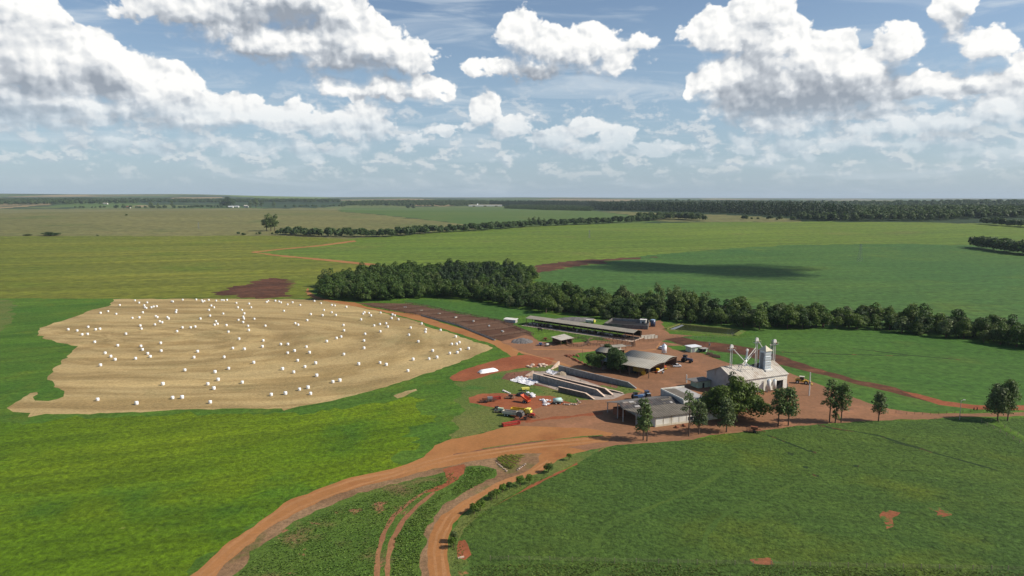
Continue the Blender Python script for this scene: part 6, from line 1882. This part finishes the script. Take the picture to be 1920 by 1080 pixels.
for k, (u, vb, vt, rr, lb) in enumerate(SH_):
    near('shr%d' % k, 'shrub', 'f_lemon' if k % 3 != 1 else 'f_wood', lambda h, rr=rr, k=k: shape_round(np.random.RandomState(230 + k), h=h, r=rr, trunk=.55, dens=11, size=.26, n=7), u, vb, vt, lb, 'shrub', 'shrubs along the narrow road')
# clipped hedge bed
beds = [[(934, 863), (940, 869), (952, 876), (962, 880)], [(936, 860), (946, 866), (958, 873), (967, 876)], [(940, 858), (952, 863), (964, 869), (972, 871)], [(947, 856.5), (958, 860), (970, 865), (977, 866)], [(957, 856), (968, 859), (980, 861)], [(968, 855.5), (978, 857), (984, 858)]]
for k, b_ in enumerate(beds):
    P_ = [PU(u, v) for u, v in b_]; lobes = []
    for a, c in zip(P_[:-1], P_[1:]):
        n = max(2, int((c - a).length / .45))
        for i in range(n): p = a.lerp(c, i / n) - P_[0]; lobes.append((p.x, p.y, .42, .48, .42))
    v, q = leaf_cloud(lobes, 16, .2, np.random.RandomState(k + 400))
    o = bpy.data.objects.new('clipped_hedge', set_mesh('clipped_hedge', v, q, 'f_hedge')); COL.objects.link(o); o.location = P_[0]
    tag(o, words[k] + ' clipped yellow green hedge row of the small island bed, counted from the left', 'hedge', 'clipped hedge rows in the island bed')
stones([(931 + i * 2.6, 868 + i * 2.1 + (i % 2)) for i in range(8)] + [(970 + i * 3, 882 - i * 2.2) for i in range(6)], 'brown stone of the rim round the island hedge bed', 'p_stone', 31, .25, .45, 'rim_stone', 'rim stones of the island bed', 'stone')

# maize, scrub and grass tufts: uncountable
def tufts(name, poly_px, n, size, mat, label, seed, h=.6, reject=None):
    pl = np.array([(PU(u, v).x, PU(u, v).y) for u, v in poly_px]); rs_ = np.random.RandomState(seed)
    x0, y0 = pl.min(axis=0); x1, y1 = pl.max(axis=0)
    p = np.c_[rs_.uniform(x0, x1, n * 3), rs_.uniform(y0, y1, n * 3)]; p = p[inside(p, pl)][:n]
    keep = np.array([noise.noise(Vector((a * .09, b2 * .09, seed))) > -.42 for a, b2 in p]); p = p[keep]
    vs, m_ = [], len(p)
    for k in range(3):
        a = rs_.uniform(0, 6.28, m_); s_ = size * rs_.uniform(.5, 1.1, m_); hh = h * rs_.uniform(.5, 1.2, m_)
        dx_, dy_ = np.cos(a) * s_, np.sin(a) * s_
        o1 = np.c_[p[:, 0] - dx_ * .2, p[:, 1] - dy_ * .2, np.zeros(m_)]; o2 = np.c_[p[:, 0] - dy_ * .35, p[:, 1] + dx_ * .35, hh * .7]
        o3 = np.c_[p[:, 0] + dx_ * .6, p[:, 1] + dy_ * .6, hh]; o4 = np.c_[p[:, 0] + dy_ * .35, p[:, 1] - dx_ * .35, hh * .6]
        vs.append(np.stack([o1, o2, o3, o4], axis=1).reshape(-1, 3))
    vs = np.vstack(vs); o = bpy.data.objects.new(name, set_mesh(name, vs, np.arange(len(vs)).reshape(-1, 4), mat)); COL.objects.link(o)
    tag(o, label, name.replace('_', ' '), None, 'stuff')
tufts('maize_plants', [(440, 1086), (520, 1012), (575, 978), (640, 948), (720, 920), (800, 903), (850, 886), (860, 905), (800, 925), (740, 968), (712, 1010), (700, 1086)], 2500, .4, 'f_maize', 'young maize plants covering the wedge left of the tyre tracks', 1, .28)
tufts('maize_plants', [(735, 1086), (740, 1010), (790, 950), (850, 912), (870, 876), (930, 880), (905, 905), (860, 930), (815, 962), (790, 1010), (785, 1086)], 2500, .4, 'f_maize', 'young maize plants between the tyre tracks and the narrow road', 2, .28)
tufts('field_grass', [(885, 1062), (1100, 1056), (1500, 1062), (1940, 1074), (1960, 1150), (880, 1150)], 6000, .45, 'f_grass', 'rough tufted pasture below the bottom wire fence', 3, .22)
tufts('verge_grass', [(850, 1086), (843, 1002), (902, 940), (960, 908), (1015, 890), (1040, 890), (925, 950), (870, 1000), (872, 1086)], 900, .4, 'f_grass', 'yellowish grass on the verge beside the shrubs', 4, .15)
tufts('bank_grass', [(960, 700), (1045, 690), (1190, 731), (1120, 755), (1085, 757), (1010, 742), (960, 725)], 100, .5, 'f_grass', 'weeds round the silage bunkers', 5, .4)

# ================================================================== middle distance and the far country
def far_tree(u, vb, vt, rel, label, key=0, kind='euca', group=None):
    p = P3(u, vb); h = (vb - vt) / 1280 * p.y * 1.0
    pr = PR[kind + str(key)]; s_ = h / {'euca': 18.5, 'broad': 12.5, 'dark': 12.5, 'pine': 18}[kind]
    t = plant(pr, (p.x, p.y, p.z - .2), u, (s_ * rel, s_ * rel, s_), label, 'tree', group)
    return t
LG = 'cluster of tall eucalyptus at the left end of the dark tree line'
far_tree(500, 433, 401, 1.15, 'left tree of the tall dark clump at the left end of the tree line', 0, 'euca', LG)
far_tree(508, 433.5, 400.5, 1.3, 'middle tree of the tall dark clump at the left end of the tree line', 1, 'euca', LG)
far_tree(515, 433, 403, 1.15, 'right tree of the tall dark clump at the left end of the tree line', 2, 'euca', LG)
for k, (u, b_, t_) in enumerate(((992, 420, 407), (1001, 420, 405.5), (1010, 420, 407), (1020, 420, 408.5))): far_tree(u, b_, t_, 1.3, words[k] + ' tree from the left of the taller grove within the dark line', k % 3, 'euca', 'taller grove in the tree line')
far_tree(237, 404.5, 400, 1.3, 'tiny lone round tree on the tan field', 0, 'broad')
for k, (u, b_, t_) in enumerate(((283, 391, 375.5), (296, 391, 380), (323, 391, 376), (309, 391, 382))): far_tree(u, b_, t_, 1.1, words[k] + ' tree from the left of the distant row on the crest', k % 3, 'euca', 'distant trees on the field edge')
for k, (u, b_, t_) in enumerate(((470, 389.5, 375), (480, 389.5, 371.5), (490, 389.5, 375), (514, 390, 377))): far_tree(u, b_, t_, 1.25, words[k] + ' tree from the left of the distant clump by the white farm sheds', k % 3, 'euca', 'distant clump by the white farm')
for k, (u, b_, t_) in enumerate(((218, 391, 384), (232, 391, 384), (426, 389, 370), (765, 391, 384.5), (775, 391, 385))): far_tree(u, b_, t_, 1.5, 'small distant tree near the horizon, ' + ('left of the farmhouse at far left', 'beside the farmhouse at far left', 'left of the white farm sheds', 'left of a twin by the far green field', 'right of a twin by the far green field')[k], k % 2, 'dark', 'scattered distant trees')
for k, (u, b_, t_, w2) in enumerate(((95, 442, 435, 5.0), (52, 442, 438.5, 5.0), (183, 442, 440, 3), (457, 441, 437, 2.5))): far_tree(u, b_, t_, w2, words[k] + ' low bush on the edge between the yellow and tan fields', k % 2, 'dark', 'low bushes on the field edge')
line_trees('far_trees', [(240, 391), (300, 391), (380, 390), (440, 389)], 60, 22, 1.25, 'dark row of distant trees along the crest left of the white farm', 21)
line_trees('far_trees', [(540, 389), (620, 388), (650, 388)], 60, 26, 1.2, 'low dark row of distant trees right of the white farm', 22)
line_trees('far_trees', [(140, 391), (200, 390)], 60, 30, 1.0, 'low distant trees left of the farmhouse at far left', 23)
area_trees('young_plantation', [(945, 391), (1000, 393), (1060, 394.5), (1106, 396), (1118, 391), (1060, 388), (960, 387)], 15, 1.0, 'even topped young tree plantation in front of the tall dark plantation', 31, 'farpine', 'f_farwood', .55)
area_trees('tall_plantation', [(918, 386.5), (1100, 388.5), (1130, 395), (1200, 396), (1285, 399), (1380, 402), (1480, 408), (1530, 413), (1600, 413), (1600, 402), (1480, 396), (1300, 391), (1200, 387), (1100, 385), (918, 384)], 19, 1.25, 'tall dark tree plantation stretching along the skyline right of centre', 32, 'farpine', 'f_pine', .98)
area_trees('far_forest', [(1500, 414.5), (1600, 415), (1735, 415), (1800, 411), (1920, 409), (2200, 412), (2200, 398), (1920, 396), (1600, 394), (1480, 396)], 24, 1.5, 'broad dark green forest below the horizon at the right', 33, 'far', 'f_farwood', 1.0)
area_trees('far_forest', [(1130, 387), (1500, 393), (2200, 396), (2400, 386), (1500, 383.5), (1200, 381)], 48, 2.4, 'bluish distant forest along the horizon at the right', 34, 'far', 'f_farwood', .9)
area_trees('far_woods', [(-300, 385), (100, 384), (260, 382), (260, 377), (100, 375), (-300, 376)], 55, 2.3, 'bluish distant woodland strips near the horizon at far left', 35, 'far', 'f_farwood', .8)
area_trees('far_woods', [(250, 380), (500, 380), (640, 380), (640, 377.5), (500, 376), (250, 376)], 60, 2.2, 'bluish distant woodland strip near the horizon left of centre', 36, 'far', 'f_farwood', .8)
area_trees('far_woods', [(640, 386), (840, 387), (915, 386), (915, 378.5), (800, 378), (640, 380)], 44, 1.7, 'distant woodland left of the long white barn', 37, 'far', 'f_farwood', .8)
# lattice pylons
def pylon(u, vb, vt, label, s_=1):
    p = P3(u, vb); h = (vb - vt) / 1280 * p.y; t = empty('power_pylon', p, .3); tag(t, label, 'pylon', 'power pylons across the fields')
    w0, w1 = h * .10, h * .02; m_ = MB(); th = max(.12, h * .006)
    for x in (-1, 1):
        for y in (-1, 1): m_.beam((x * w0, y * w0, 0), (x * w1, y * w1, h), th)
    for k in range(8):
        z0, z1 = h * k / 8, h * (k + 1) / 8; a0 = w0 + (w1 - w0) * k / 8; a1 = w0 + (w1 - w0) * (k + 1) / 8
        for y in (-1, 1): m_.beam((-a0, y * a0, z0), (a1, y * a1, z1), th * .7); m_.beam((a0, y * a0, z0), (-a1, y * a1, z1), th * .7)
    m_.part('mast', 'p_zincdark', t)
    for z in (.78, .92): MB().beam((-h * .16, 0, h * z), (h * .16, 0, h * z), th * 1.3).part('crossarm', 'p_zincdark', t)
pylon(372.5, 430, 417, 'small pylon on the tan field at left'); pylon(1105, 446, 431, 'pylon on the light green field above the wood'); pylon(1612, 491, 457, 'faint tall pylon on the blue green field at right')
# far farm buildings
def far_building(u, v, wpx, hpx, dm, label, roof='p_white', wall='p_white', name='farm_building', group='distant white farm buildings'):
    p = P3(u, v); k = p.y / 1280; t = empty(name, p, 0); tag(t, label, 'building', group)
    w2, h = wpx * k / 2, hpx * k
    MB().box(-w2, w2, 0, dm, -2, h * .65).part('wall', wall, t)
    MB().prism([(-1, h * .65), (dm + 1, h * .65), (dm / 2, h)], -w2 - 1, w2 + 1).part('roof', roof, t)
    for s_ in range(3): MB().box(-w2 + w2 * 2 * (s_ + .35) / 3, -w2 + w2 * 2 * (s_ + .6) / 3, -.1, -.02, 0, h * .5).part('door', 'p_dark', t)
    return t
far_building(432, 389.5, 9, 3.4, 14, 'left distant white farm shed on the crest', 'p_carwhite'); far_building(443, 389, 8, 3, 14, 'middle distant white farm shed on the crest', 'p_carwhite'); far_building(461, 389, 7, 4.5, 14, 'right distant pale farm shed beside the dark clump', 'p_offwhite')
far_building(240, 390.5, 7, 4, 12, 'tiny distant house at far left on the crest', 'p_rust', 'p_offwhite'); far_building(197, 383, 8, 2.6, 12, 'tiny distant pale house behind the far left fields', 'p_offwhite')
far_building(910, 387, 62, 3.0, 16, 'very long low distant white barn left of the plantation', 'p_offwhite', 'p_carwhite')
p = P3(895.5, 386.5); t = empty('water_tower', p, 0); tag(t, 'tiny distant white tower above the very long barn', 'tower')
k = p.y / 1280; MB().cyl((0, 0), 1.0 * k, -1, 4.2 * k, 12).part('shaft', 'p_carwhite', t, True); MB().cyl((0, 0), 1.2 * k, 4.2 * k, 5.0 * k, 12, .4 * k).part('cap', 'p_carwhite', t)

# ================================================================== the cumulus whose shade lies on the blue green field (up to the right, outside the photograph)
tgt = P3(1295, 503); up = 950.0
cc = tgt + SUN_DIR * (up / SUN_DIR.z)
rs_ = random.Random(8)
cl = bmesh.new()
puffs_ = [(rs_.uniform(-95, 95), rs_.gauss(0, 26), rs_.uniform(22, 60), rs_.uniform(12, 26), rs_.uniform(10, 34)) for _ in range(40)]
for (ox, oy, sx, sy, sz) in [(0, 0, 75, 34, 40), (40, 6, 60, 26, 26)] + puffs_:
    b2 = bmesh.new(); bmesh.ops.create_icosphere(b2, subdivisions=3, radius=1)
    for v_ in b2.verts:
        n_ = noise.fractal(v_.co * 1.9 + Vector((ox, oy, 0)), .7, 2.1, 4)
        f = 1 + .55 * n_
        v_.co = Vector((v_.co.x * sx * f + ox, v_.co.y * sy * f + oy, max(v_.co.z, -.25) * sz * f))
    tmp = bpy.data.meshes.new('t'); b2.to_mesh(tmp); cl.from_mesh(tmp); b2.free(); bpy.data.meshes.remove(tmp)
me = bpy.data.meshes.new('cloud'); cl.to_mesh(me); cl.free()
m, T, b = new_mat('m_cloud'); T.put(b.inputs['Base Color'], (.9, .9, .9)); b.inputs['Roughness'].default_value = 1
lw_ = T.node('ShaderNodeLayerWeight'); lw_.inputs[0].default_value = .5
T.put(b.inputs['Alpha'], T.m('MULTIPLY', T.ramp(lw_.outputs['Facing'], .15, .95, 1, 0), .42))
me.materials.append(m); me.shade_smooth()
o = bpy.data.objects.new('cloud', me); COL.objects.link(o); o.location = cc; o.rotation_euler = (0, 0, R(-36)); o['kind'] = 'structure'

# ================================================================== haze
HZ = MB().box(-27000, 27000, -900, 27000, -12, 190).mesh('haze', 'p_white')
hm = bpy.data.materials.new('m_haze'); hm.use_nodes = True; hm.node_tree.nodes.clear(); T = NT(hm.node_tree)
pv_ = T.node('ShaderNodeVolumePrincipled'); pv_.inputs['Color'].default_value = (.72, .85, .98, 1); pv_.inputs['Density'].default_value = 0.000030; pv_.inputs['Anisotropy'].default_value = .0
T.l.new(pv_.outputs[0], T.node('ShaderNodeOutputMaterial').inputs['Volume'])
HZ.materials.clear(); HZ.materials.append(hm)
o = bpy.data.objects.new('haze', HZ); COL.objects.link(o); tag(o, 'thin blue summer haze over the whole country', 'haze', None, 'stuff')
